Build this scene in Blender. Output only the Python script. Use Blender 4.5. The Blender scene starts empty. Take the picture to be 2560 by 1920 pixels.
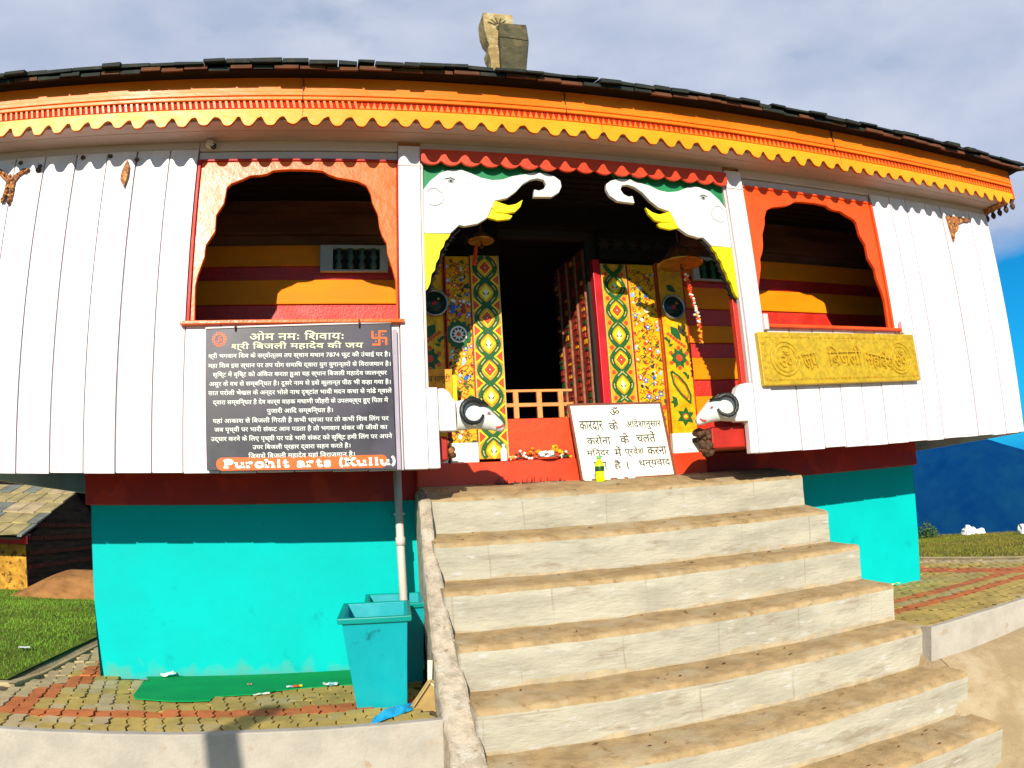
import bpy, math, random
from mathutils import Vector, Matrix, noise
random.seed(11)
sc = bpy.context.scene
COL = sc.collection
S = 1.5                      # metres per survey unit (survey: camera at origin, x along the front, y into the building)

# ------------------------------------------------------------------ camera (wide action-camera lens: equidistant)
F_PX = 748.8
yaw, pitch, roll = math.radians(14.10), math.radians(9.946), math.radians(-3.257)
cy, sy, cp, sp, cr, sr = math.cos(yaw), math.sin(yaw), math.cos(pitch), math.sin(pitch), math.cos(roll), math.sin(roll)
fwd = Vector((sy*cp, cy*cp, sp)); rgt = Vector((cy, -sy, 0)); up = rgt.cross(fwd)
r2 = rgt*cr + up*sr; u2 = -rgt*sr + up*cr
cam = bpy.data.cameras.new('camera'); cam_o = bpy.data.objects.new('camera', cam); COL.objects.link(cam_o)
cam_o.matrix_world = Matrix(((r2.x, u2.x, -fwd.x, 0), (r2.y, u2.y, -fwd.y, 0), (r2.z, u2.z, -fwd.z, 0), (0, 0, 0, 1)))
cam.type = 'PANO'; cam.sensor_width = 36.0; cam.sensor_fit = 'HORIZONTAL'; cam.clip_start = 0.02; cam.clip_end = 20000
pano = cam.cycles if hasattr(cam, 'cycles') and hasattr(cam.cycles, 'panorama_type') else cam
pano.panorama_type = 'FISHEYE_LENS_POLYNOMIAL'
pano.fisheye_fov = math.radians(170)
pano.fisheye_polynomial_k0 = 0.0
pano.fisheye_polynomial_k1 = -1.0/(F_PX*36.0/1024.0)
pano.fisheye_polynomial_k2 = 0.0; pano.fisheye_polynomial_k3 = 0.0; pano.fisheye_polynomial_k4 = 0.0
sc.camera = cam_o

# ------------------------------------------------------------------ sun, sky, exposure
SUN = Vector((0.306, 1.0, -0.445)).normalized()        # the way the light travels
el = math.asin(-SUN.z); az = math.atan2(-SUN.x, -SUN.y)
sun = bpy.data.lights.new('sun', 'SUN'); sun.energy = 4.5; sun.angle = math.radians(0.5); sun.color = (1.0, 0.93, 0.80)
sun_o = bpy.data.objects.new('sun', sun); COL.objects.link(sun_o)
sun_o.rotation_euler = SUN.to_track_quat('-Z', 'Y').to_euler()
world = bpy.data.worlds.new('World'); sc.world = world; world.use_nodes = True
nt = world.node_tree; nt.nodes.clear()
N = nt.nodes.new; L = nt.links.new
w_out = N('ShaderNodeOutputWorld'); bg_sky = N('ShaderNodeBackground'); bg_cl = N('ShaderNodeBackground'); mixs = N('ShaderNodeMixShader')
sky = N('ShaderNodeTexSky'); sky.sky_type = 'NISHITA'; sky.sun_disc = False; sky.sun_elevation = el; sky.sun_rotation = az
sky.altitude = 2400; sky.air_density = 1.3; sky.dust_density = 0.3; sky.ozone_density = 2.0
bg_sky.inputs[1].default_value = 0.11
tint = N('ShaderNodeMix'); tint.data_type = 'RGBA'; tint.blend_type = 'MULTIPLY'; tint.inputs[0].default_value = 1.0; tint.inputs[7].default_value = (0.035, 0.56, 0.80, 1)
L(sky.outputs[0], tint.inputs[6]); L(tint.outputs[2], bg_sky.inputs[0])
tc = N('ShaderNodeTexCoord'); sep = N('ShaderNodeSeparateXYZ'); L(tc.outputs['Generated'], sep.inputs[0])
mp = N('ShaderNodeMapping'); mp.inputs['Scale'].default_value = (1.0, 1.0, 2.2); L(tc.outputs['Generated'], mp.inputs[0])
n1 = N('ShaderNodeTexNoise'); n1.inputs['Scale'].default_value = 3.1; n1.inputs['Detail'].default_value = 7; n1.inputs['Roughness'].default_value = 0.55; L(mp.outputs[0], n1.inputs[0])
n2 = N('ShaderNodeTexNoise'); n2.inputs['Scale'].default_value = 7.0; n2.inputs['Detail'].default_value = 6; L(mp.outputs[0], n2.inputs[0])
# cloud cover: thick overhead, breaking up low on the right
lowr = N('ShaderNodeMapRange'); lowr.inputs[1].default_value = 0.19; lowr.inputs[2].default_value = 0.30; lowr.inputs[3].default_value = -0.55; lowr.inputs[4].default_value = 0.42
L(sep.outputs[2], lowr.inputs[0])
addc = N('ShaderNodeMath'); addc.operation = 'ADD'; L(n1.outputs[0], addc.inputs[0]); L(lowr.outputs[0], addc.inputs[1])
ramp = N('ShaderNodeMapRange'); ramp.inputs[1].default_value = 0.42; ramp.inputs[2].default_value = 0.80; ramp.inputs[4].default_value = 0.97; L(addc.outputs[0], ramp.inputs[0])
ccol = N('ShaderNodeValToRGB'); L(n2.outputs[0], ccol.inputs[0])
ccol.color_ramp.elements[0].position = 0.30; ccol.color_ramp.elements[0].color = (0.41, 0.47, 0.605, 1)
ccol.color_ramp.elements[1].position = 0.72; ccol.color_ramp.elements[1].color = (0.58, 0.62, 0.715, 1)
L(ccol.outputs[0], bg_cl.inputs[0]); bg_cl.inputs[1].default_value = 0.80
L(ramp.outputs[0], mixs.inputs[0]); L(bg_sky.outputs[0], mixs.inputs[1]); L(bg_cl.outputs[0], mixs.inputs[2]); L(mixs.outputs[0], w_out.inputs[0])
vs = sc.view_settings; vs.view_transform = 'Standard'; vs.look = 'None'; vs.exposure = 0.55; vs.gamma = 1.0
sc.render.engine = 'CYCLES'
sc.cycles.use_denoising = True
sc.cycles.max_bounces = 8; sc.cycles.diffuse_bounces = 4; sc.cycles.glossy_bounces = 2; sc.cycles.volume_bounces = 0

# ------------------------------------------------------------------ materials
MATS = {}
def M(name, col, rough=0.6, var=0.10, scale=5.0, bump=0.0, bscale=60.0, spec=0.35, col2=None, t2=(0.55, 0.62), s2=7.0,
      dirt=None, dz=None, metal=0.0, stretch=(1, 1, 1), detail=5.0, trans=0.0):
    """Principled paint/plaster/wood: base colour wandering by `var`, an optional second colour in patches, dirt in finer patches, bump."""
    if name in MATS: return MATS[name]
    m = bpy.data.materials.new(name); m.use_nodes = True
    t = m.node_tree; nodes = t.nodes; lk = t.links.new
    b = nodes['Principled BSDF']
    co = nodes.new('ShaderNodeTexCoord'); mpg = nodes.new('ShaderNodeMapping'); mpg.inputs['Scale'].default_value = stretch
    lk(co.outputs['Object'], mpg.inputs[0])
    def noise_n(s, d=detail):
        n = nodes.new('ShaderNodeTexNoise'); n.inputs['Scale'].default_value = s; n.inputs['Detail'].default_value = d; n.inputs['Roughness'].default_value = 0.6
        lk(mpg.outputs[0], n.inputs[0]); return n
    def mix(fac, a, bb):
        x = nodes.new('ShaderNodeMix'); x.data_type = 'RGBA'
        if fac is not None: lk(fac, x.inputs[0])
        for sock, val in ((x.inputs[6], a), (x.inputs[7], bb)):
            if isinstance(val, tuple): sock.default_value = (*val[:3], 1)
            else: lk(val, sock)
        return x.outputs[2]
    def rng(src, a, c, lo=0.0, hi=1.0):
        r = nodes.new('ShaderNodeMapRange'); r.inputs[1].default_value = a; r.inputs[2].default_value = c; r.inputs[3].default_value = lo; r.inputs[4].default_value = hi
        r.interpolation_type = 'SMOOTHSTEP'
        lk(src, r.inputs[0]); return r.outputs[0]
    n = noise_n(scale)
    lo = tuple(max(0, x*(1-var)) for x in col); hi = tuple(min(1, x*(1+var)) for x in col)
    out = mix(rng(n.outputs[0], 0.3, 0.7), lo, hi)
    if col2 is not None:
        out = mix(rng(noise_n(s2).outputs[0], t2[0], t2[1]), out, col2)
    if dirt is not None:
        dc, da, db, ds = dirt
        out = mix(rng(noise_n(ds, 9).outputs[0], da, db), out, dc)
    lk(out, b.inputs['Base Color'])
    rn = rng(n.outputs[0], 0.3, 0.7, max(0.05, rough-0.07), min(1, rough+0.07)); lk(rn, b.inputs['Roughness'])
    b.inputs['Metallic'].default_value = metal
    b.inputs['Specular IOR Level'].default_value = spec
    if trans: b.inputs['Transmission Weight'].default_value = trans
    if bump > 0:
        bn = noise_n(bscale, 6); bp = nodes.new('ShaderNodeBump'); bp.inputs['Strength'].default_value = 1.0; bp.inputs['Distance'].default_value = bump
        lk(bn.outputs[0], bp.inputs['Height']); lk(bp.outputs[0], b.inputs['Normal'])
    MATS[name] = m
    return m

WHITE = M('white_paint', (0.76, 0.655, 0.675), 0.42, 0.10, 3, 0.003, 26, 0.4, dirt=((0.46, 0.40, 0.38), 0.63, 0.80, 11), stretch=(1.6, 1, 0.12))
SOFF = M('mauve_brown_paint', (0.46, 0.34, 0.30), 0.5, 0.10, 5, 0.0015, 25, 0.3, col2=(0.52, 0.38, 0.34), s2=3, stretch=(0.3, 1, 1))  # soffit and ceiling boards, browner and darker than the white planks
WHITE2 = M('white_trim_paint', (0.64, 0.515, 0.49), 0.45, 0.06, 5, 0.0012, 25, 0.35, dirt=((0.22, 0.17, 0.12), 0.68, 0.80, 9), stretch=(0.3, 1, 1))
GAP = M('plank_gap', (0.36, 0.325, 0.345), 0.8)
TEAL = M('turquoise_limewash', (0.0, 0.46, 0.435), 0.65, 0.05, 2.2, 0.0025, 9, 0.08, dirt=((0.0, 0.34, 0.33), 0.60, 0.75, 4))
REDB = M('dark_red_paint', (0.42, 0.018, 0.008), 0.5, 0.15, 4, 0.002, 22, 0.3, col2=(0.55, 0.03, 0.008), s2=3)
REDO = M('red_orange_paint', (0.66, 0.045, 0.006), 0.45, 0.12, 5, 0.0015, 30, 0.4)
REDW = M('red_wall_paint', (0.55, 0.018, 0.004), 0.45, 0.15, 6, 0.006, 45, 0.5)
YELW = M('yellow_wall_paint', (0.88, 0.235, 0.002), 0.55, 0.12, 4, 0.003, 22, 0.12, dirt=((0.50, 0.15, 0.004), 0.60, 0.78, 7), stretch=(0.3, 1, 1))
ORANGE = M('orange_gloss_paint', (0.86, 0.125, 0.008), 0.32, 0.14, 5, 0.003, 24, 0.42)
ORANGE_R = M('red_orange_gloss_paint', (0.88, 0.075, 0.006), 0.34, 0.10, 5, 0.0015, 28, 0.4)
FASC = M('amber_gloss_paint', (0.93, 0.315, 0.002), 0.36, 0.10, 5, 0.003, 22, 0.34, stretch=(0.5, 1, 1))
FASC_O = M('orange_fascia_paint', (0.95, 0.175, 0.002), 0.36, 0.14, 5, 0.003, 22, 0.34, stretch=(0.4, 1, 1))
DENT = M('brick_red_paint', (0.42, 0.02, 0.006), 0.7, 0.1, spec=0.1)
SLATE = M('dark_slate', (0.012, 0.017, 0.012), 0.75, 0.35, 6, 0.006, 30, 0.3, col2=(0.030, 0.026, 0.014), s2=9)
SLATE_B = M('brown_slate', (0.11, 0.04, 0.016), 0.8, 0.3, 8, 0.006, 30, 0.25)
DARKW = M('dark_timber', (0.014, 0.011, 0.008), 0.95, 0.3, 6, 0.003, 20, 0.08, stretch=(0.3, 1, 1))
BROWNW = M('carved_brown_wood', (0.30, 0.10, 0.03), 0.65, 0.45, 40, 0.006, 70, 0.35, col2=(0.62, 0.30, 0.08), s2=35, t2=(0.5, 0.62))
DARKBR = M('dark_brown_wood', (0.10, 0.045, 0.02), 0.7, 0.4, 18, 0.004, 50, 0.3)
GREENP = M('green_paint', (0.010, 0.20, 0.065), 0.45, 0.08)
GREEN_D = M('leaf_green_paint', (0.008, 0.095, 0.014), 0.5, 0.15, 30)
ELWHITE = M('white_gloss_paint', (0.64, 0.64, 0.61), 0.42, 0.05, 4, 0.003, 14, 0.35, dirt=((0.52, 0.50, 0.46), 0.66, 0.80, 8))
LEMON = M('lemon_paint', (0.90, 0.72, 0.0), 0.45, 0.05)
OCHRE = M('ochre_paint', (0.74, 0.31, 0.008), 0.5, 0.25, 14, 0.002, 40, 0.25, col2=(0.55, 0.16, 0.01), s2=22, t2=(0.52, 0.75))
VERMIL = M('vermilion_paint', (0.68, 0.055, 0.008), 0.5, 0.15, 30)
BLUEP = M('blue_paint', (0.02, 0.12, 0.50), 0.5, 0.1)
SKYP = M('pale_blue_paint', (0.25, 0.48, 0.62), 0.5, 0.1)
CREAM = M('cream_paint', (0.80, 0.77, 0.66), 0.5, 0.05)
BLACKG = M('black_gloss_paint', (0.008, 0.009, 0.008), 0.25, 0.2, 20, 0.002, 60, 0.5)
GREYM = M('grey_metal', (0.35, 0.36, 0.35), 0.35, 0.1, metal=0.7)
STEEL = M('steel', (0.72, 0.72, 0.72), 0.22, 0.04, metal=1.0)
BRASS = M('brass', (0.70, 0.36, 0.06), 0.33, 0.15, 10, metal=0.9)
GOLD = M('gold_paint', (0.54, 0.335, 0.008), 0.40, 0.18, 30, 0.003, 160, 0.5, metal=0.25)
GOLDD = M('dark_gold_paint', (0.42, 0.20, 0.006), 0.5, 0.15, 30)
SIGN_BLK = M('faded_black_sign', (0.032, 0.027, 0.035), 0.4, 0.3, 3, 0.0, 20, 0.4, col2=(0.055, 0.045, 0.07), s2=1.6, t2=(0.4, 0.7))
LETTER = M('white_lettering', (0.80, 0.82, 0.74), 0.5, 0.05)
LETTER_Y = M('pale_yellow_lettering', (0.80, 0.78, 0.50), 0.5, 0.05)
SIGN_OR = M('orange_lettering', (0.90, 0.11, 0.004), 0.45, 0.05)
INK = M('black_ink', (0.035, 0.025, 0.022), 0.6, 0.2)
NOTICE = M('cream_board', (0.83, 0.78, 0.64), 0.5, 0.04, 3)
BROWNF = M('brown_frame', (0.22, 0.055, 0.02), 0.5, 0.2, 12)
PLASTER = M('rough_plaster', (0.45, 0.375, 0.28), 0.9, 0.25, 14, 0.014, 70, 0.15, col2=(0.50, 0.44, 0.35), s2=9, dirt=((0.26, 0.18, 0.10), 0.60, 0.72, 16))
RISER = M('cement_riser', (0.395, 0.36, 0.275), 0.88, 0.16, 5, 0.010, 34, 0.15, col2=(0.285, 0.235, 0.165), s2=8, t2=(0.54, 0.74), dirt=((0.49, 0.465, 0.42), 0.58, 0.74, 15), stretch=(0.42, 1, 1.6))
def joints(m, w, h, strength, col, ax=2, ms=0.006):
    t = m.node_tree; b = t.nodes['Principled BSDF']; src = b.inputs['Base Color'].links[0].from_socket
    co = t.nodes.new('ShaderNodeTexCoord'); sp = t.nodes.new('ShaderNodeSeparateXYZ'); cb = t.nodes.new('ShaderNodeCombineXYZ'); t.links.new(co.outputs['Object'], sp.inputs[0])
    nz = t.nodes.new('ShaderNodeTexNoise'); nz.inputs['Scale'].default_value = 3.0; t.links.new(co.outputs['Object'], nz.inputs[0])
    ad = t.nodes.new('ShaderNodeMath'); ad.operation = 'MULTIPLY_ADD'; ad.inputs[1].default_value = 0.06; t.links.new(nz.outputs[0], ad.inputs[0]); t.links.new(sp.outputs[0], ad.inputs[2])
    t.links.new(ad.outputs[0], cb.inputs[0]); t.links.new(sp.outputs[ax], cb.inputs[1])
    br = t.nodes.new('ShaderNodeTexBrick'); br.inputs['Scale'].default_value = 1.0; br.inputs['Brick Width'].default_value = w; br.inputs['Row Height'].default_value = h
    br.inputs['Mortar Size'].default_value = ms; br.inputs['Mortar Smooth'].default_value = 0.3; t.links.new(cb.outputs[0], br.inputs[0])
    n9 = t.nodes.new('ShaderNodeTexNoise'); n9.inputs['Scale'].default_value = 2.3; t.links.new(co.outputs['Object'], n9.inputs[0])
    mr = t.nodes.new('ShaderNodeMapRange'); mr.inputs[1].default_value = 0.42; mr.inputs[2].default_value = 0.62; mr.inputs[4].default_value = strength; t.links.new(n9.outputs[0], mr.inputs[0])
    mu = t.nodes.new('ShaderNodeMath'); mu.operation = 'MULTIPLY'; t.links.new(br.outputs['Fac'], mu.inputs[0]); t.links.new(mr.outputs[0], mu.inputs[1])
    mx = t.nodes.new('ShaderNodeMix'); mx.data_type = 'RGBA'; t.links.new(mu.outputs[0], mx.inputs[0]); t.links.new(src, mx.inputs[6]); mx.inputs[7].default_value = (*col, 1); t.links.new(mx.outputs[2], b.inputs['Base Color'])
joints(RISER, 0.62, 0.30, 0.50, (0.25, 0.20, 0.13))
def splash(m, z0, z1, col):
    t = m.node_tree; b = t.nodes['Principled BSDF']; src = b.inputs['Base Color'].links[0].from_socket
    co = t.nodes.new('ShaderNodeTexCoord'); sp = t.nodes.new('ShaderNodeSeparateXYZ'); t.links.new(co.outputs['Object'], sp.inputs[0])
    nz = t.nodes.new('ShaderNodeTexNoise'); nz.inputs['Scale'].default_value = 6.0; nz.inputs['Detail'].default_value = 8; t.links.new(co.outputs['Object'], nz.inputs[0])
    mr = t.nodes.new('ShaderNodeMapRange'); mr.inputs[1].default_value = z0; mr.inputs[2].default_value = z1; mr.inputs[3].default_value = 0.30; mr.inputs[4].default_value = -0.22; t.links.new(sp.outputs[2], mr.inputs[0])
    ad = t.nodes.new('ShaderNodeMath'); ad.operation = 'ADD'; t.links.new(nz.outputs[0], ad.inputs[0]); t.links.new(mr.outputs[0], ad.inputs[1])
    r2_ = t.nodes.new('ShaderNodeMapRange'); r2_.inputs[1].default_value = 0.56; r2_.inputs[2].default_value = 0.80; r2_.inputs[4].default_value = 0.75; t.links.new(ad.outputs[0], r2_.inputs[0])
    mx = t.nodes.new('ShaderNodeMix'); mx.data_type = 'RGBA'; t.links.new(r2_.outputs[0], mx.inputs[0]); t.links.new(src, mx.inputs[6]); mx.inputs[7].default_value = (*col, 1); t.links.new(mx.outputs[2], b.inputs['Base Color'])
splash(TEAL, -0.10, 0.14, (0.10, 0.34, 0.26))
TREAD = M('dusty_tread', (0.37, 0.255, 0.125), 0.95, 0.20, 9, 0.006, 60, 0.1, col2=(0.43, 0.345, 0.215), s2=4, t2=(0.45, 0.75), dirt=((0.24, 0.135, 0.05), 0.58, 0.72, 12))
KERBM = M('kerb_concrete', (0.40, 0.36, 0.30), 0.85, 0.10, 6, 0.004, 50, 0.2, dirt=((0.36, 0.25, 0.15), 0.60, 0.72, 9))
PAV_Y = M('yellow_paver', (0.43, 0.31, 0.085), 0.85, 0.22, 4, 0.004, 80, 0.2, col2=(0.42, 0.33, 0.15), s2=2.5, dirt=((0.22, 0.17, 0.05), 0.60, 0.75, 8))
PAV_O = M('orange_paver', (0.50, 0.15, 0.045), 0.85, 0.20, 4, 0.004, 80, 0.2, dirt=((0.30, 0.14, 0.05), 0.60, 0.75, 8))
PAV_P = M('pale_paver', (0.46, 0.355, 0.19), 0.85, 0.15, 4, 0.004, 80, 0.2)
JOINT = M('paver_joint_soil', (0.10, 0.075, 0.03), 0.95, 0.3, 20)
EARTH = M('sandy_earth', (0.35, 0.255, 0.14), 0.95, 0.14, 3, 0.012, 22, 0.1, col2=(0.42, 0.335, 0.215), s2=3, t2=(0.4, 0.75), dirt=((0.31, 0.21, 0.11), 0.62, 0.78, 14))
joints(EARTH, 1.5, 0.85, 0.9, (0.13, 0.09, 0.05), 1, 0.007)
MOUNDM = M('brown_earth', (0.30, 0.14, 0.045), 0.95, 0.3, 2.5, 0.03, 9, 0.1)
LAWN = M('lawn_soil', (0.12, 0.16, 0.018), 0.95, 0.4, 1.6, 0.01, 30, 0.1, col2=(0.15, 0.10, 0.02), s2=0.7)
BLADE = M('grass_blade', (0.13, 0.26, 0.018), 0.7, 0.4, 1.0, 0, 30, 0.2, col2=(0.19, 0.15, 0.025), s2=0.55, t2=(0.48, 0.66))
BLADE_M = M('meadow_blade', (0.15, 0.16, 0.012), 0.8, 0.35, 0.6, 0, 30, 0.2, col2=(0.22, 0.17, 0.03), s2=0.35, t2=(0.45, 0.65))
MEAD = M('meadow_soil', (0.15, 0.14, 0.012), 0.95, 0.3, 0.8, 0.01, 20, 0.1)
BINM = M('turquoise_plastic', (0.0, 0.32, 0.355), 0.35, 0.07, 3, 0.0008, 30, 0.45, dirt=((0.0, 0.13, 0.16), 0.60, 0.74, 9))
BINR = M('green_plastic_rim', (0.0, 0.26, 0.22), 0.35, 0.06, 3)
PIPEM = M('grey_plastic_pipe', (0.62, 0.53, 0.46), 0.4, 0.06, 4, spec=0.4)
BLUEC = M('blue_cloth', (0.01, 0.36, 0.68), 0.75, 0.15, 12, 0.004, 40)
PANM = M('tan_plastic', (0.42, 0.28, 0.10), 0.5, 0.15, 8)
BOTTLE = M('lime_bottle', (0.62, 0.85, 0.0), 0.15, 0.05, spec=0.5)
CAPG = M('green_cap', (0.05, 0.50, 0.03), 0.35)
MATG = M('green_ground_paint', (0.0, 0.30, 0.075), 0.8, 0.10, 3, 0.004, 70, 0.2)
STONEW = M('weathered_carved_stone', (0.34, 0.24, 0.10), 0.85, 0.35, 9, 0.012, 35, 0.2, col2=(0.46, 0.38, 0.22), s2=12)
STONED = M('dark_mossy_stone', (0.075, 0.066, 0.035), 0.9, 0.35, 8, 0.012, 30, 0.2, col2=(0.13, 0.10, 0.05), s2=9)
HUTST = M('yellow_stone_masonry', (0.48, 0.24, 0.03), 0.9, 0.4, 6, 0.02, 12, 0.15, col2=(0.16, 0.075, 0.02), s2=9, t2=(0.56, 0.60))
SLT_A = M('yellowish_roof_slate', (0.31, 0.245, 0.105), 0.85, 0.25, 3, 0.006, 20, 0.2)
SLT_B = M('tan_roof_slate', (0.38, 0.29, 0.16), 0.85, 0.25, 3, 0.006, 20, 0.2)
SLT_C = M('grey_roof_slate', (0.15, 0.16, 0.13), 0.85, 0.25, 3, 0.006, 20, 0.2)
ROCKW = M('white_rock', (0.78, 0.76, 0.72), 0.8, 0.06, 3, 0.01, 8)
FOREST = M('forested_slope', (0.002, 0.014, 0.008), 0.95, 0.5, 0.02, 3.0, 0.05, 0.02, col2=(0.005, 0.028, 0.013), s2=0.022, t2=(0.40, 0.75))
BUSH = M('bush_leaf', (0.05, 0.11, 0.025), 0.7, 0.35, 8)
ROOMD = M('near_black_timber', (0.02, 0.014, 0.01), 0.85, 0.2)  # near-black all over, for the sanctum room and the vent panels
ORW = M('orange_brown_planks', (0.46, 0.19, 0.035), 0.75, 0.2, 5)
LEAFD = M('dark_door_red', (0.20, 0.02, 0.010), 0.5, 0.3, 20, 0.003, 40)
BEIGEW = M('salmon_wood', (0.66, 0.26, 0.07), 0.5, 0.12, 8)
PETAL = M('orange_petals', (0.85, 0.30, 0.01), 0.7, 0.2, 20)
PETAL_W = M('white_petals', (0.80, 0.76, 0.66), 0.7, 0.1, 20)
PETAL_R = M('red_cloth', (0.60, 0.03, 0.01), 0.7, 0.2, 20)
PLASTW = M('white_plastic', (0.75, 0.76, 0.74), 0.35, 0.04)
GLASSD = M('dark_lens', (0.01, 0.01, 0.012), 0.1, 0.1, spec=0.6)

# ------------------------------------------------------------------ mesh helpers
class MB:
    def __init__(s): s.v = []; s.f = []; s.m = []; s.sm = []
    def add(s, vs, fs, mi=0, smooth=False):
        o = len(s.v); s.v += [tuple(v) for v in vs]
        for f in fs: s.f.append([i+o for i in f]); s.m.append(mi); s.sm.append(smooth)
        return s
    def box(s, x0, x1, y0, y1, z0, z1, mi=0):
        return s.add([(x0,y0,z0),(x1,y0,z0),(x1,y1,z0),(x0,y1,z0),(x0,y0,z1),(x1,y0,z1),(x1,y1,z1),(x0,y1,z1)],
                     [(0,3,2,1),(4,5,6,7),(0,1,5,4),(1,2,6,5),(2,3,7,6),(3,0,4,7)], mi)
    def prism(s, poly, y0, y1, mi=0, side=None):
        """poly: (x, z) outline; front at y0 (towards the camera), back at y1"""
        a = sum(poly[i][0]*poly[(i+1) % len(poly)][1]-poly[(i+1) % len(poly)][0]*poly[i][1] for i in range(len(poly)))
        p = poly if a > 0 else poly[::-1]; n = len(p)
        s.add([(x, y0, z) for x, z in p]+[(x, y1, z) for x, z in p], [tuple(range(n)), tuple(range(2*n-1, n-1, -1))], mi)
        o = len(s.v)-2*n
        for i in range(n):
            j = (i+1) % n; s.f.append([o+i, o+n+i, o+n+j, o+j]); s.m.append(mi if side is None else side); s.sm.append(False)
        return s
    def hexa(s, pts, mi=0):
        return s.add(pts, [(0,3,2,1),(4,5,6,7),(0,1,5,4),(1,2,6,5),(2,3,7,6),(3,0,4,7)], mi)
    def tube(s, path, r, n=10, mi=0, caps=True):
        path = [Vector(p) for p in path]; k = len(path); rs = r if isinstance(r, (list, tuple)) else [r]*k
        vs = []; prev = None
        for i, p in enumerate(path):
            t = (path[min(i+1, k-1)]-path[max(i-1, 0)]).normalized()
            if prev is None:
                a = Vector((0, 0, 1)) if abs(t.z) < 0.9 else Vector((1, 0, 0)); u = t.cross(a).normalized()
            else:
                u = (prev-t*prev.dot(t)).normalized()
            prev = u; w = t.cross(u)
            for j in range(n):
                an = 2*math.pi*j/n; vs.append(p+(u*math.cos(an)+w*math.sin(an))*rs[i])
        fs = [(i*n+j, i*n+(j+1) % n, (i+1)*n+(j+1) % n, (i+1)*n+j) for i in range(k-1) for j in range(n)]
        if caps: fs += [tuple(range(n-1, -1, -1)), tuple((k-1)*n+j for j in range(n))]
        return s.add(vs, fs, mi, True)
    def lathe(s, prof, c, n=24, mi=0, axis='z', tilt=None):
        vs = []; k = len(prof)
        R = tilt or Matrix.Identity(3)
        for r, h in prof:
            for j in range(n):
                a = 2*math.pi*j/n
                p = Vector((r*math.cos(a), r*math.sin(a), h)) if axis == 'z' else Vector((r*math.cos(a), -h, r*math.sin(a)))
                vs.append(R @ p+Vector(c))
        fs = [(i*n+j, i*n+(j+1) % n, (i+1)*n+(j+1) % n, (i+1)*n+j) for i in range(k-1) for j in range(n)]
        fs += [tuple(range(n-1, -1, -1)), tuple((k-1)*n+j for j in range(n))]
        return s.add(vs, fs, mi, True)
    def disc(s, x, z, r, y, mi=0, n=14, sx=1.0, rot=0.0, th=0.002):
        pl = []
        for i in range(n):
            a = 2*math.pi*i/n; px, pz = r*sx*math.cos(a), r*math.sin(a)
            pl.append((x+px*math.cos(rot)-pz*math.sin(rot), z+px*math.sin(rot)+pz*math.cos(rot)))
        return s.prism(pl, y, y+th, mi)
    def leaf(s, x, z, l, w, rot, y, mi=0, th=0.002):
        pl = [(0, 0), (0.3, 0.5), (0.6, 0.42), (1, 0), (0.6, -0.42), (0.3, -0.5)]
        c_, s_ = math.cos(rot), math.sin(rot)
        return s.prism([(x+a*l*c_-b*w*s_, z+a*l*s_+b*w*c_) for a, b in pl], y, y+th, mi)
    def ribbon(s, pts, w, y, mi=0, th=0.002):
        for i in range(len(pts)-1):
            (x0, z0), (x1, z1) = pts[i], pts[i+1]; d = math.hypot(x1-x0, z1-z0) or 1e-6
            nx, nz = -(z1-z0)/d*w/2, (x1-x0)/d*w/2; ex, ez = (x1-x0)/d*w*0.2, (z1-z0)/d*w*0.2
            s.prism([(x0-nx-ex, z0-nz-ez), (x1-nx+ex, z1-nz+ez), (x1+nx+ex, z1+nz+ez), (x0+nx-ex, z0+nz-ez)], y-0.00002*(i % 2), y+th, mi)
        return s
    def text(s, body, cx, z, w, h, y, mi=0, ext=0.002, offset=0.0, rot=0.0):
        vs, fs = text_geo(body, offset)
        xs = [v[0] for v in vs]; zs = [v[1] for v in vs]
        x0, x1, z0, z1 = min(xs), max(xs), min(zs), max(zs)
        kx = w/(x1-x0); kz = h/(z1-z0); c_, s_ = math.cos(rot), math.sin(rot)
        out = []
        for a, b, cc in vs:
            px = (a-(x0+x1)/2)*kx; pz = (b-z0)*kz
            out.append((cx+px*c_-pz*s_, y-(ext if cc > 0 else 0), z+px*s_+pz*c_))
        return s.add(out, fs, mi)
    def build(s, name, mats, parent=None, bevel=0.0, label=None, seg=2, origin=None):
        if not isinstance(mats, (list, tuple)): mats = [mats]
        org = Vector(origin) if origin is not None else (WLOC[parent.name] if parent is not None else (Vector(s.v[0]) if False else Vector((0, 0, 0))))
        me = bpy.data.meshes.new(name)
        me.from_pydata([((v[0]-org.x)*S, (v[1]-org.y)*S, (v[2]-org.z)*S) for v in s.v], [], s.f)
        for m_ in mats: me.materials.append(m_)
        me.polygons.foreach_set('material_index', s.m); me.polygons.foreach_set('use_smooth', s.sm)
        me.update()
        o = bpy.data.objects.new(name, me); COL.objects.link(o)
        if parent is not None:
            o.parent = parent; o.location = (0, 0, 0) if origin is None else (Vector(origin)-WLOC[parent.name])*S
        else:
            o.location = org*S
        WLOC[o.name] = org
        if bevel:
            b = o.modifiers.new('bevel', 'BEVEL'); b.width = bevel*S; b.segments = seg; b.limit_method = 'ANGLE'; b.angle_limit = math.radians(40)
        if label: o['label'] = label
        return o
WLOC = {}
_tg = {}
CONS = set(chr(c) for c in range(0x915, 0x93A))
def visual(sx):
    """the short-i sign is written before its consonant cluster"""
    out = []
    for ch in sx:
        if ch == '\u093f':
            k = len(out)-1
            while k >= 2 and out[k-1] == '\u094d' and out[k-2] in CONS: k -= 2
            out.insert(max(k, 0), ch)
        else: out.append(ch)
    return ''.join(out)
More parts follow.
